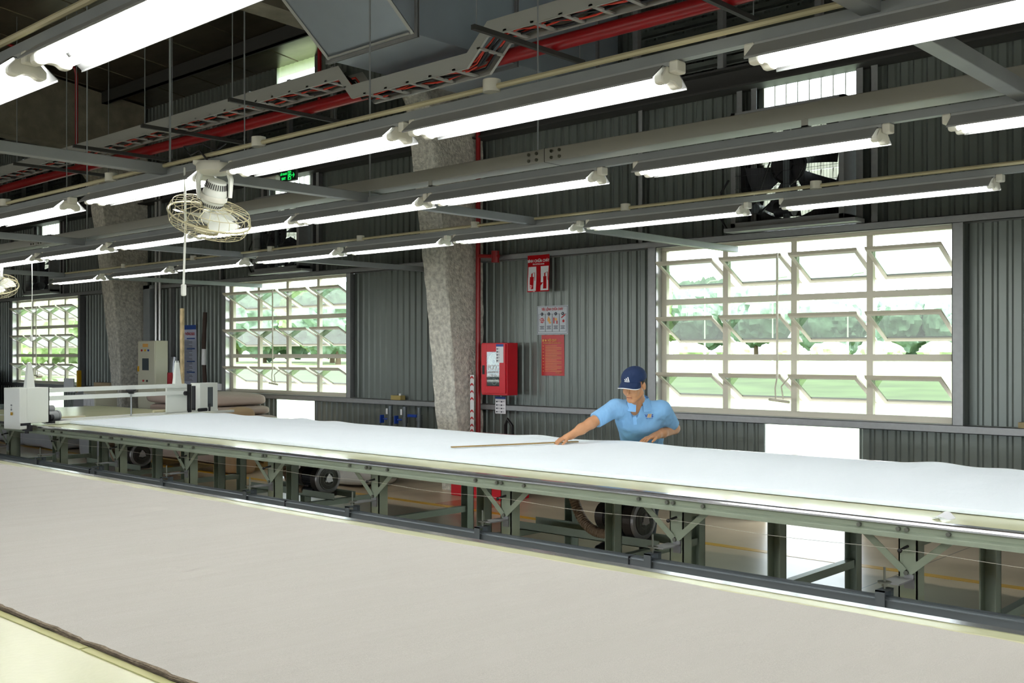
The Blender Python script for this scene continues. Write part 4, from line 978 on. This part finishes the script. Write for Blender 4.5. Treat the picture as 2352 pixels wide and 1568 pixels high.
# fabric pile on a pallet behind the table
def soft(x0, x1, y0, y1, z0, z1, sd, roll=.06):
    m = MB(); cx_, cy_ = (x0+x1)/2, (y0+y1)/2; hx, hy, hz = (x1-x0)/2, (y1-y0)/2, (z1-z0)/2
    def f(u, v):
        a = 2*math.pi*u; b = math.pi*(v-.5); 
        def se(w_, e): return math.copysign(abs(w_)**e, w_)
        x = hx*se(math.cos(b), .25)*se(math.cos(a), .3); y_ = hy*se(math.cos(b), .25)*se(math.sin(a), .3); z = hz*se(math.sin(b), .55)
        n_ = nz(x*2+sd, y_*2, z*3)
        return (cx_+x*(1+.05*n_), cy_+y_*(1+.05*n_), (z0+z1)/2+z*(1+.2*nz(x*1.5, y_*1.5, sd)))
    m.grid(40, 20, f, True); return m
m = MB()
for x in (-13.6, -12.8, -12.0): m.box(x-.05, x+.05, 7.35, 8.2, 0.0, .1)
for k in range(6): m.box(-13.8, -11.8, 7.35+k*.15, 7.45+k*.15, .1, .12)
tag(m.build('pallet', M['wood'], None), 'wooden pallet under the pile of folded cloth', 'pallet')
lay = [(.12, .30, -13.75, -11.7), (.29, .46, -13.6, -11.55), (.45, .62, -13.7, -11.8), (.61, .74, -13.6, -11.7), (.73, .86, -13.8, -11.9), (.85, 1.02, -13.85, -12.0)]
pn_ = ['bottom', 'second from the bottom', 'third from the bottom', 'third from the top', 'second from the top', 'topmost']
for k, (a, b, xa, xb) in enumerate(lay):
    tag(soft(xa, xb, 7.3, 8.2, a, b, k*3.3).build('folded_cloth', M['cloth'], None, smooth=True), 'folded mauve cloth in the pile behind the carriage, %s of its stack' % pn_[k], 'cloth', 'folded mauve cloths piled on the pallet')
tag(soft(-12.0, -11.62, 7.35, 7.75, .0, .84, 40).build('cloth_bundle', mat('tan_cloth', (178, 150, 116), .95, 0, .3, 8), None, smooth=True), 'tan cloth bundle leaning at the right end of the pile', 'cloth')
tag(soft(-11.2, -9.4, 7.6, 8.3, .0, .32, 55).build('wrapped_roll', mat('white_wrapped_cloth', (196, 196, 190), .6, 0, .5, 6), None, smooth=True), 'white wrapped cloth roll lying on the floor by the wall', 'roll')
for k, (xa, xb, ya, yb, zz) in enumerate(((-18.0, -16.6, 7.3, 7.9, .52), (-15.2, -13.95, 7.0, 7.6, .40), (-20.8, -18.2, 7.4, 8.2, .6))):
    tag(soft(xa, xb, ya, yb, 0, zz, 70+k*9).build('wrapped_roll', M['wrap'], None, smooth=True), 'grey plastic wrapped roll on the floor behind the table, %s' % ['the middle one', 'the right one', 'the left one'][k], 'roll', 'grey wrapped rolls on the floor')
tag(soft(-24.5, -21.2, 7.2, 8.3, 0, 1.18, 99).build('black_sack', mat('black_plastic_sack', (24, 26, 32), .25, 0, .8, 3), None, smooth=True), 'black plastic sack pile at the far left edge', 'sack')
t = thing('parts_bin', 'cream bin with printed labels beyond the far table end', 'bin', (-15.53, 7.5, 0)); m = MB(); m.box(-15.73, -15.34, 7.35, 7.7, 0, 1.02); m.build('body', M['cab'], t, bevel=.01)
for k in range(3): m = MB(); m.box(-15.70+k*.12, -15.60+k*.12, 7.34, 7.35, .76, .94); m.build('label', M['paper'], t)
tag(soft(-17.45, -16.80, 7.95, 8.3, 0, .92, 120).build('film_bag', M['wrap'], None, smooth=True), 'crumpled clear plastic bag beside the cream bin', 'bag')
m = MB(); m.box(-18.45, -18.39, 8.50, 8.56, .0, 1.25); tag(m.build('yellow_strap', M['yellow'], None), 'yellow vertical strap at the edge of the far left window', 'strap')
m = MB(); m.box(-19.1, -18.7, 8.56, 8.58, .85, 1.1); tag(m.build('white_placard', M['paper'], None), 'white placard below the far left window', 'notice')
m = MB(); m.box(-17.8, -17.2, 8.5, 8.6, .976, 1.05); tag(m.build('board_offcut', mat('pale_wood_offcut', (184, 164, 130), .8), None, bevel=.01), 'pale wooden offcut lying on the sill rail far left', 'board')
# red extinguisher box, yellow floor lines and a reddish floor patch
t = thing('extinguisher_box', 'red box on the floor below the fire cabinet', 'box', (-7.9, 8.2, 0)); m = MB(); m.box(-8.3, -7.5, 8.0, 8.4, .0, .35); m.build('body', M['redcab'], t, bevel=.01)
m = MB(); m.cyl((-7.8, 8.1, .35), (-7.8, 8.1, .42), .03, 10); m.build('valve', M['black'], t)
def flat(name, x0, x1, y0, y1, m_, z=.002):
    global pn
    m = MB(); m.box(x0, x1, y0, y1, 0, z); struct(m, 'trim_%d' % pn, m_); pn += 1
flat('line', XL, XR, 7.33, 7.42, M['yellow'])
flat('zone', -7.95, -7.3, 7.44, 7.85, mat('reddish_floor_patch', (176, 112, 80), .3))  # small flat rectangle of muted red on the floor
flat('line2', -14.6, -14.5, 7.42, 8.5, M['yellow']); flat('line3', XL, XR, 3.55, 3.64, M['yellow'])

# ------------------------------------------------------------------ the man: distance field meshed as one surface
class Field:
    def __init__(s, lo, hi, h):
        s.h = h; s.lo = np.array(lo, float); s.n = np.ceil((np.array(hi)-s.lo)/h).astype(int)+1
        s.d = np.full(tuple(s.n), 1.0, np.float32)
    def sub(s, lo, hi):
        a = np.maximum(0, np.floor((np.array(lo)-s.lo)/s.h).astype(int)); b = np.minimum(s.n, np.ceil((np.array(hi)-s.lo)/s.h).astype(int)+1)
        if (b <= a).any(): return None, None
        ax = [s.lo[i]+s.h*np.arange(a[i], b[i], dtype=np.float32) for i in range(3)]
        g = np.stack(np.meshgrid(*ax, indexing='ij'), -1); return tuple(slice(a[i], b[i]) for i in range(3)), g
    def op(s, sl, d, k, mode):
        o = s.d[sl]
        if mode == 'cut':
            q = -d; hh = np.clip(.5+.5*(q-o)/k, 0, 1); s.d[sl] = o*(1-hh)+q*hh+k*hh*(1-hh)
        else:
            hh = np.clip(.5+.5*(o-d)/k, 0, 1); s.d[sl] = o*(1-hh)+d*hh-k*hh*(1-hh)
    def cap(s, a, b, ra, rb=None, k=.02, mode='add', squash=None):
        rb = ra if rb is None else rb; a, b = np.array(a, float), np.array(b, float); R = max(ra, rb)+k*1.5+.02
        sl, g = s.sub(np.minimum(a, b)-R, np.maximum(a, b)+R)
        if sl is None: return
        ab = b-a; t = np.clip(((g-a)@ab)/max(1e-9, ab@ab), 0, 1)
        q = g-(a+t[..., None]*ab); s.op(sl, np.sqrt((q*q).sum(-1))-(ra+(rb-ra)*t), k, mode)
    def ell(s, c, r, ax=None, k=.02, mode='add'):
        c = np.array(c, float); r = np.array(r, float); A = np.eye(3) if ax is None else np.array([list(v) for v in ax]); R = r.max()+k*1.5+.02
        sl, g = s.sub(c-R, c+R)
        if sl is None: return
        q = (g-c)@A.T/r; l = np.sqrt((q*q).sum(-1)); l2 = np.sqrt(((q/r)**2).sum(-1))+1e-9
        s.op(sl, l*(l-1)/l2, k, mode)
    def half(s, p, n, mode='cut', k=.004):         # removes the side n points to
        sl, g = s.sub(s.lo, s.lo+s.h*s.n); n = np.array(n, float); n /= np.linalg.norm(n)
        s.op(sl, -((g-np.array(p))@n), k, 'cut')
    def mesh(s):
        d = s.d; ins = d < 0; n = np.array(d.shape)-1
        def c(i, j, k): return d[i:n[0]+i, j:n[1]+j, k:n[2]+k]
        m8 = sum((c(i, j, k) < 0).astype(np.int8) for i in (0, 1) for j in (0, 1) for k in (0, 1)); act = (m8 > 0) & (m8 < 8)
        idx = -np.ones(tuple(n), np.int64); I = np.argwhere(act); idx[act] = np.arange(len(I))
        acc = np.zeros((len(I), 3)); cnt = np.zeros(len(I))
        co = [(i, j, k) for i in (0, 1) for j in (0, 1) for k in (0, 1)]
        val = {q: d[I[:, 0]+q[0], I[:, 1]+q[1], I[:, 2]+q[2]] for q in co}
        for q in co:
            for ax in range(3):
                if q[ax]: continue
                r = list(q); r[ax] = 1; r = tuple(r); a, b = val[q], val[r]; x = (a < 0) != (b < 0)
                t = np.where(x, a/np.where(a-b == 0, 1, a-b), 0); p = np.array(q, float)+np.outer(t, np.eye(3)[ax]); acc += p*x[:, None]; cnt += x
        V_ = s.lo+s.h*(I+acc/cnt[:, None]); Fs = []
        for ax in range(3):
            u, v = (ax+1) % 3, (ax+2) % 3
            a = ins; sa = [slice(None)]*3; sb = [slice(None)]*3; sa[ax] = slice(0, -1); sb[ax] = slice(1, None)
            A_, B_ = a[tuple(sa)], a[tuple(sb)]; E_ = np.argwhere(A_ != B_)
            E_ = E_[(E_[:, u] > 0) & (E_[:, v] > 0) & (E_[:, u] < n[u]) & (E_[:, v] < n[v])]
            def cell(du, dv):
                q = E_.copy(); q[:, u] -= du; q[:, v] -= dv; return idx[q[:, 0], q[:, 1], q[:, 2]]
            f = np.stack([cell(1, 1), cell(0, 1), cell(0, 0), cell(1, 0)], 1); fl_ = ~A_[E_[:, 0], E_[:, 1], E_[:, 2]]
            f[fl_] = f[fl_][:, ::-1]; Fs.append(f)
        Fs = np.concatenate(Fs); Fs = Fs[(Fs >= 0).all(1)]
        m = MB(); m.add([tuple(v) for v in V_.tolist()], [tuple(f) for f in Fs.tolist()]); return m

rh = Vector((C_, S_, 0)); fh = Vector((-S_, C_, 0)); zh = Vector((0, 0, 1))
pel = P(1476, 1040, 8.40); wai = P(1474, 1000, 8.30); che = P(1468, 962, 8.13)
nkb = P(1466, 918, 8.04); hc = P(1456, 884, 7.88)
shL = P(1522, 941, 8.06); shR = P(1411, 938, 8.04)
elL = P(1549, 984, 8.24); wrL = P(1507, 1000, 8.02)
elR = P(1357, 972, 7.92); wrR = P(1309, 1001, 7.84)
hipL = pel+rh*.085-zh*.02; hipR = pel-rh*.085-zh*.02
anL = P(1484, 1270, 7.98); anR = P(1408, 1248, 8.30); knL = P(1494, 1160, 8.30); knR = P(1420, 1150, 8.36)
Fd = (-rh*.52-fh*.76-zh*.30).normalized(); Ud = (zh-Fd*zh.dot(Fd)).normalized(); Ud = (Ud+rh*.06).normalized(); Rd = Fd.cross(Ud).normalized(); Ud = Rd.cross(Fd)
def hl(x, y, z): return hc+Rd*x+Fd*y+Ud*z            # head frame: right, forward, up
hax = (Rd, Fd, Ud)
def torso(f, g, arms=True):
    k = .05
    f.cap(hipL, hipR, .095+g, k=k); f.cap(pel-rh*.05, wai-rh*.05, .105+g, .095+g, k); f.cap(pel+rh*.05, wai+rh*.05, .105+g, .095+g, k)
    f.cap(wai-rh*.055, che-rh*.07, .098+g, .105+g, k); f.cap(wai+rh*.055, che+rh*.07, .098+g, .105+g, k)
    f.cap(shL-rh*.03, shR+rh*.03, .058+g, k=k); f.cap(che, nkb-zh*.02, .10+g, .05+g, k)
def hand(f, w_, fwd, side, up, curl, sc=1.0, thumb=1):
    """w_: wrist; fwd: towards knuckles; side: towards the little finger; up: back of the hand"""
    kn = w_+fwd*.082*sc
    for s in (-.028, -.010, .010, .027): f.cap(w_+fwd*.012+side*s*.55, kn+side*s, .014*sc, .0115*sc, .012)
    f.cap(w_-fwd*.02, w_+fwd*.03, .024, .022, .02)
    for s, L, ex in ((-.031, .070, -.10), (-.010, .079, -.02), (.011, .073, .05), (.030, .057, .14)):
        p = kn+side*s; d = (fwd+side*ex).normalized(); r = .0092*sc
        for j, (fr, a) in enumerate(zip((.45, .32, .23), curl)):
            d = (d*math.cos(a)-up*math.sin(a)).normalized(); q = p+d*L*fr*sc; f.cap(p, q, r, r*.9, .004); p = q; r *= .9
    b = w_+fwd*.022-side*.018*thumb; d = (fwd*.55-side*.75*thumb-up*.25).normalized(); q = b+d*.042*sc; f.cap(b, q, .014, .011, .012)
    d2 = (fwd*.85-side*.25*thumb-up*.35).normalized(); q2 = q+d2*.030*sc; f.cap(q, q2, .0105, .0098, .004); f.cap(q2, q2+(fwd*.9-up*.4).normalized()*.022*sc, .0098, .008, .004)
lo = (min(p.x for p in (wrR, elR, anL, pel))-.25, min(p.y for p in (wrR, elR, hc, anL, anR))-.25, -.01); hi = (max(p.x for p in (elL, anL, shL))+.15, max(p.y for p in (pel, anR, knR))+.2, 1.5)
f = Field(lo, hi, .0062)
torso(f, -.012)
for a, b, c in ((hipL, knL, anL), (hipR, knR, anR)):
    f.cap(a, b, .08, .052, .03); f.cap(b, c, .050, .035, .02); f.cap(c, c-fh*.12-zh*.04, .035, .028, .02)
f.cap(shL, elL, .050, .040, .03); f.cap(elL, wrL+(elL-wrL)*.35, .042, .036, .02); f.cap(wrL+(elL-wrL)*.35, wrL, .036, .026, .02)
f.cap(shR, elR, .050, .042, .03); f.cap(elR, wrR+(elR-wrR)*.55, .041, .040, .02); f.cap(wrR+(elR-wrR)*.55, wrR, .039, .026, .02)
dL = (P(1478, 1008, 7.95)-wrL).normalized(); upL = (zh-dL*zh.dot(dL)+fh*-.15).normalized(); sL = (-fh-dL*(-fh).dot(dL)).normalized()
hand(f, wrL, dL, sL*-1 if False else sL, upL, (.28, .22, .12), 1.0, -1)
dR = (P(1283, 1011, 7.82)-wrR).normalized(); upR = (zh-dR*zh.dot(dR)).normalized(); sR = upR.cross(dR).normalized()
if sR.dot(fh) < 0: sR = -sR
hand(f, wrR, dR, sR, upR, (.35, .55, .45), 1.0, 1)
# neck and head
f.cap(nkb-zh*.03, hl(0, -.02, -.06), .060, .052, .03)
f.ell(hl(0, -.012, .035), (.078, .096, .084), hax, .02); f.ell(hl(0, .018, -.035), (.062, .074, .078), hax, .03); f.cap(hl(-.012, .062, -.098), hl(.012, .062, -.098), .022, k=.025)
for s in (-1, 1):
    f.cap(hl(s*.054, -.005, -.06), hl(s*.016, .06, -.1), .017, .014, .02); f.ell(hl(s*.037, .064, -.028), (.024, .022, .030), hax, .02)
    f.ell(hl(s*.031, .098, .004), (.017, .013, .009), hax, .010, 'cut'); f.ell(hl(s*.031, .079, .005), (.016, .010, .0085), hax, .004)
    f.ell(hl(s*.080, -.012, -.008), (.009, .020, .032), hax, .006); f.ell(hl(s*.088, -.006, -.006), (.006, .010, .018), hax, .004, 'cut'); f.cap(hl(s*.01, .095, -.040), hl(s*.014, .089, -.042), .0085, k=.006)
f.cap(hl(-.036, .083, .024), hl(.036, .083, .024), .010, k=.014); f.cap(hl(0, .088, .008), hl(0, .108, -.032), .0075, .0115, .008)
f.cap(hl(-.017, .087, -.062), hl(.017, .087, -.062), .0075, k=.008); f.cap(hl(-.014, .086, -.075), hl(.014, .086, -.075), .008, k=.006); f.cap(hl(-.021, .099, -.0685), hl(.021, .099, -.0685), .0042, k=.003, mode='cut')
man = thing('person', 'man in light blue polo shirt and navy cap leaning over the white fabric', 'person', (pel.x, pel.y, 0))
f.mesh().build('body', M['skin'], man, smooth=True, angle=180)
# facial details
m = MB()
for s in (-1, 1): m.tube([hl(s*(.016+.032*t), .0925-.012*t*t, .029+.006*math.sin(t*3)) for t in (0, .3, .6, 1)], .003, 6)
m.build('eyebrows', M['hair'], man)
m = MB(); m.tube([hl(-.022, .092, -.0685), hl(-.01, .0955, -.067), hl(0, .096, -.068), hl(.01, .0955, -.067), hl(.022, .092, -.0685)], .0028, 6); m.build('lips', mat('lips', (150, 84, 72), .6), man, smooth=True)
for s in (-1, 1):
    m = MB(); m.tube([hl(s*.019, .0885, .004), hl(s*.031, .0915, .0065), hl(s*.043, .086, .004)], .0022, 6); m.build('eyelid', M['hair'], man)
# shirt
f = Field((lo[0], lo[1], .70), hi, .0068); torso(f, .012)
cfL = shL+(elL-shL)*.80; cfR = shR+(elR-shR)*.80
f.cap(shL, cfL+(elL-shL)*.15, .068, .058, .04); f.cap(shR, cfR+(elR-shR)*.15, .068, .060, .04)
# folds
for (s, e, c) in ((shL, elL, cfL), (shR, elR, cfR)):
    n_ = (e-s).normalized(); c2 = np.array(c); sl, g = f.sub(c2-.13, c2+.13); t = (g-c2)@np.array(n_)
    near = np.sqrt(((g-c2)**2).sum(-1)) < .12; o = f.d[sl]; f.d[sl] = np.where(near, np.maximum(o, t.astype(np.float32)), o)
far = [(elL, .10), (elR, .11)]
f.ell(nkb-fh*.03+zh*.03, (.066, .062, .07), None, .010, 'cut')
vb = P(1458, 961, 8.0); va = P(1458, 926, 7.99)
f.cap(va, vb, .058, .012, .006, mode='cut')
sm = f.mesh()
def fold(v):
    w_ = .010*(abs(nz(v[0]*7+v[2]*4, v[2]*5-v[1]*3, v[1]*7))-.2)+.003*nz(v[0]*22, v[2]*14, v[1]*22)
    return (v[0]+fh.x*w_, v[1]+fh.y*w_, v[2])
sm.v = [fold(v) for v in sm.v]
sh = sm.build('shirt', M['shirt'], man, smooth=True, angle=180)
# collar and placket
m = MB(); cc = nkb+zh*.0
def ccr(t, v):                                       # t 0..1 round the neck from the left front to the right front
    a = -math.pi/2+.28+(2*math.pi-.56)*t; r = .074+.034*v; dz = .040-.062*v-(.03*v if t < .12 or t > .88 else 0)
    drop = .035*(1+math.cos((t-.0)*2*math.pi))/2
    return cc+rh*math.cos(a)*r*1.05+fh*math.sin(a)*r+zh*(dz-drop)
m.grid(40, 6, lambda u, v: ccr(u, v)); m.grid(40, 6, lambda u, v: ccr(u, v)-(ccr(u, v)-cc).normalized()*.004)
m.build('collar', M['shirt2'], man, smooth=True)
m = MB(); a = P(1457.5, 957, 7.955)
m.bar(a, P(1459, 975, 7.965), .026, .006, (fh.x, fh.y, 0)); m.build('placket', M['shirt2'], man)
# chest logo
lc = P(1491, 955, 7.985); lz = (-fh+rh*.12).normalized(); lx = zh.cross(lz).normalized()*1.0
ly = lz.cross(lx).normalized()
def lg(u, v, q): return lc+lx*u+ly*v+lz*(q+.002)
m = MB(); add_text(m, 'V', .030, lambda u, v, q: lg(u-.024, v, q), 1, .0012); add_text(m, 'S', .030, lambda u, v, q: lg(u+.025, v, q), 1, .0012); add_text(m, 'VMS GROUP', .008, lambda u, v, q: lg(u, v-.020, q), 1.2, .0002); m.build('chest_logo', M['pvcblue'], man)
m = MB()
for k in range(4): u = -.012+k*.008; m.add([lg(u-.004, -.012, .001), lg(u, -.012, .001), lg(u+.007, .016, .001), lg(u+.003, .016, .001)], [(0, 1, 2, 3)])
m.build('logo_strokes', M['orange'], man)
# trousers, shoes
f = Field((lo[0], lo[1], -.01), (hi[0], hi[1], .9), .009); f.cap(hipL, hipR, .108, k=.03); f.cap(pel, pel-zh*.02, .115, k=.03)
for a, b, c in ((hipL, knL, anL), (hipR, knR, anR)): f.cap(a, b, .098, .072, .03); f.cap(b, c, .068, .055, .02)
f.half((0, 0, .80), (0, 0, 1)); f.mesh().build('trousers', M['trouser'], man, smooth=True, angle=180)
for c, d in ((anL, (-fh*.9+rh*.25).normalized()), (anR, (-rh*.75-fh*.65).normalized())):
    f = Field((c.x-.3, c.y-.3, -.012), (c.x+.3, c.y+.3, .2), .006); g0 = Vector((c.x, c.y, .035))
    f.cap(g0-d*.05, g0+d*.10, .038, .036, .02); f.cap(g0+d*.10, g0+d*.17-zh*.006, .036, .028, .02); f.cap(g0-d*.02, Vector((c.x, c.y, .10)), .042, .044, .02)
    f.half((0, 0, .003), (0, 0, -1)); f.mesh().build('shoe', mat('black_shoe_leather', (18, 18, 20), .3), man, smooth=True, angle=180)
# cap and hair
def hsph(th, ph, r): return (r[0]*math.sin(th)*math.sin(ph), r[1]*math.sin(th)*math.cos(ph), r[2]*math.cos(th))
def capf(u, v):
    th = v*math.radians(97); ph = 2*math.pi*u; x, y, z = hsph(th, ph, (.093, .112, .084)); 
    return hl(x, y-.012, z+.056-.010*math.cos(ph)*-1*v*0)
m = MB(); m.grid(48, 20, capf, True); m.grid(48, 4, lambda u, v: hl(*[a*b for a, b in zip(hsph(math.radians(97-v*3), 2*math.pi*u, (.093-.004*v, .112-.004*v, .084)), (1, 1, 1))][:0] or tuple(a+b for a, b in zip(hsph(math.radians(97), 2*math.pi*u, (.093-.005*v, .112-.005*v, .084)), (0, -.012, .056+.006*v)))), True)
cp = m.build('cap_crown', M['navy'], man, smooth=True)
m = MB(); m.sphere(hl(0, -.012, .141), .006, 8); m.build('cap_button', M['navy'], cp)
def brim(u, v, o=0):
    ph = (u-.5)*math.radians(125); r0x, r0y = .090, .110; e = v*.068*math.cos((u-.5)*math.pi)**.45 if abs(u-.5) < .4999 else 0
    x = math.sin(ph)*(r0x+e*.35); y = math.cos(ph)*r0y+e*1.0; return hl(x, y-.012, .052-.018*v-(x/.08)**2*.018*(.5+v)+o)
m = MB(); m.grid(25, 9, lambda u, v: brim(u, v)); m.grid(25, 9, lambda u, v: brim(u, v, -.004)); m.build('cap_brim', M['navy'], man, smooth=True)
m = MB(); m.tube([Vector(brim(.04+.92*i/30, .99, -.002)) for i in range(31)], .0032, 6); m.build('brim_edge', M['paper'], man, smooth=True)
m = MB()
def onc(x, z):                                        # front of the crown
    q = max(0, 1-(x/.093)**2-((z-.056)/.084)**2); return hl(x, .112*math.sqrt(q)-.012+.0012, z)
for k, (xa, h_) in enumerate(((-.019, .012), (-.006, .020), (.007, .028))):
    n_ = 6; vs = []
    for i in range(n_+1):
        t = i/n_; z = .066+h_*t; sh_ = .006*0+(-.010)*t*0
        vs += [onc(-(xa+.008-.010*t+.004), z), onc(-(xa-.001-.010*t+.004), z)]
    m.add(vs, [(2*i, 2*i+2, 2*i+3, 2*i+1) for i in range(n_)])
vs = []
for i in range(9): x = -.022+.044*i/8; vs += [onc(x+.002, .064), onc(x+.002, .059)]
m.add(vs, [(2*i, 2*i+2, 2*i+3, 2*i+1) for i in range(8)]); m.build('cap_logo', M['paper'], cp)
m = MB()
def hairf(u, v):
    ph = math.radians(75)+math.radians(210)*u; th = math.radians(84+v*(34 if .12 < u < .88 else 20)); x, y, z = hsph(th, ph, (.0815, .0995, .092)); return hl(x, y-.012, z+.035)
m.grid(40, 8, hairf); m.build('hair', M['hair'], man, smooth=True)

# ------------------------------------------------------------------ outside
def gz(y): return -.25 if y < 14 else (-.25+1.45*min(1, (y-14)/70) if y < 84 else 1.2)
m = MB(); m.grid(3, 40, lambda u, v: (-190+300*u, 8.95+170*v*v, gz(8.95+170*v*v)-(0 if v < .999 else 0))); struct(m, 'ground_outside', M['grassm'])
m = MB(); m.box(-60, 20, 8.9, 12.0, -.3, -.2); struct(m, 'path', mat('pale_concrete_apron', (205, 200, 190), .9))
m = MB(); m.box(-60, 60, -60, YB-.1, -.35, -.25); m.box(XR+.1, 60, YB-.1, 8.9, -.35, -.25); struct(m, 'bounce_ground', mat('pale_bounce_ground', (190, 186, 176), .9))  # unseen pale ground added to bounce daylight in through the open sides
def tree(x, y, h, w_, mm, sd, label):
    t = thing('tree', label, 'tree', (x, y, gz(y)), 'trees beyond the grass field'); r = random.Random(sd)
    m = MB(); m.cyl((x, y, gz(y)-.2), (x, y, gz(y)+h*.5), .25, 8, .15); m.build('trunk', M['bark'], t)
    m = MB()
    for k in range(7):
        a = r.uniform(0, 6.28); d = r.uniform(0, .55)*w_; c = Vector((x+d*math.cos(a), y+d*math.sin(a), gz(y)+h*r.uniform(.42, .72))); R = w_*r.uniform(.4, .6)
        def ff(u, v, c=c, R=R):
            n_ = Vector((math.sin(math.pi*v)*math.cos(2*math.pi*u), math.sin(math.pi*v)*math.sin(2*math.pi*u), math.cos(math.pi*v)))
            return c+n_*R*(1+.22*noise.noise(n_*3+c)+.18*noise.noise(n_*9+c))
        m.grid(36, 20, ff, True)
    m.build('crown', M[mm], t, smooth=True)
TR = [(-50, 88, 6.2, 4.5, 'leafd'), (-57, 90, 7.5, 5, 'leafd'), (-64, 90, 9.5, 6, 'leaf'), (-44, 92, 5.2, 4, 'leafd'), (-37, 90, 5.0, 4, 'leafd'), (-31, 90, 4.6, 4, 'leafd'), (-70, 86, 11, 6, 'leafd'),
      (-78, 60, 7.5, 5, 'leaf'), (-86, 58, 8, 5.5, 'leafd'), (-72, 56, 7, 4.5, 'leafd'), (-94, 60, 8.5, 5.5, 'leaf'),
      (-78, 34, 7, 4.5, 'leaf'), (-84, 33, 8.5, 5, 'leafd'), (-92, 36, 9, 5, 'leaf'), (-74, 29, 6.5, 4, 'leafd'), (-66, 28, 5.5, 3.5, 'leaf')]
TN = ['seen through the right window', 'seen through the middle window', 'seen through the far left window']
for k, (x, y, h, w_, mm) in enumerate(TR):
    g = 0 if k < 7 else (1 if k < 11 else 2); j = k-(0, 7, 11)[g]
    order = sorted(range(*((0, 7), (7, 11), (11, 16))[g]), key=lambda q: TR[q][0]/TR[q][1]).index(k)
    tree(x, y, h, w_, mm, k, '%s tree beyond the field %s, %s from the left' % ('dark green' if mm == 'leafd' else 'light green', TN[g], ONE[order]))
def bush(x, y, s, label, sd, mm='leaf'):
    m = MB(); r = random.Random(sd)
    for k in range(130):
        c = Vector((x+r.gauss(0, s*.4), y+r.gauss(0, s*.4), gz(y)+abs(r.gauss(s*.55, s*.3)))); a = r.uniform(0, 6.28); d = Vector((math.cos(a), math.sin(a), r.uniform(-.3, .8))).normalized()*s*.11; e = d.orthogonal().normalized()*s*.05
        m.add([c-d, c+e, c+d, c-e], [(0, 1, 2, 3)])
    for k in range(8): a = k*.785; m.cyl((x, y, gz(y)), (x+.4*s*math.cos(a), y+.4*s*math.sin(a), gz(y)+s*.8), .012*s, 5, .004)
    tag(m.build('shrub', M[mm], None), label, 'shrub', 'shrubs close outside the windows')
bush(-6.15, 11.3, .75, 'leafy shrub low outside the right window', 1); bush(-18.0, 11.2, .9, 'leafy shrub low outside the middle window', 2); bush(-29.5, 12.5, 1.1, 'leafy shrub outside the far left window', 3)
for k in range(9):                                     # low hedge row in front of the trees
    x = -62+k*4.2
    m = MB()
    def ff(u, v, x=x):
        n_ = Vector((math.sin(math.pi*v)*math.cos(2*math.pi*u), math.sin(math.pi*v)*math.sin(2*math.pi*u), math.cos(math.pi*v))); return Vector((x, 76, gz(76)+.5))+Vector((n_.x*1.5, n_.y*1.2, n_.z*.95))*(1+.3*noise.noise(n_*4+Vector((x, 0, 0))))
    m.grid(24, 14, ff, True); tag(m.build('round_bush', M['leaf'], None, smooth=True), 'pale round bush in the row before the trees, %s from the left' % ONE[k], 'shrub', 'round bushes before the trees')
for k, (x, h) in enumerate(((-57.5, 7), (-52, 6.5), (-45.5, 6), (-39.5, 6), (-33.5, 6))):
    t = thing('street_lamp', 'slim white street lamp beyond the field, %s from the left' % ONE[k], 'street lamp', (x, 72, gz(72)), 'street lamps beyond the field')
    m = MB(); m.cyl((x, 72, gz(72)), (x, 72, gz(72)+h), .07, 8, .04); m.build('pole', M['white'], t); m = MB(); m.tube([(x, 72, gz(72)+h), (x+.5, 72, gz(72)+h+.35), (x+1.2, 72, gz(72)+h+.4)], .05, 6); m.build('lamp_arm', M['white'], t)
SC.cycles.max_bounces = 8; SC.cycles.transparent_max_bounces = 16; SC.cycles.diffuse_bounces = 4; SC.cycles.caustics_reflective = False; SC.cycles.caustics_refractive = False
SC.cycles.sample_clamp_indirect = 6
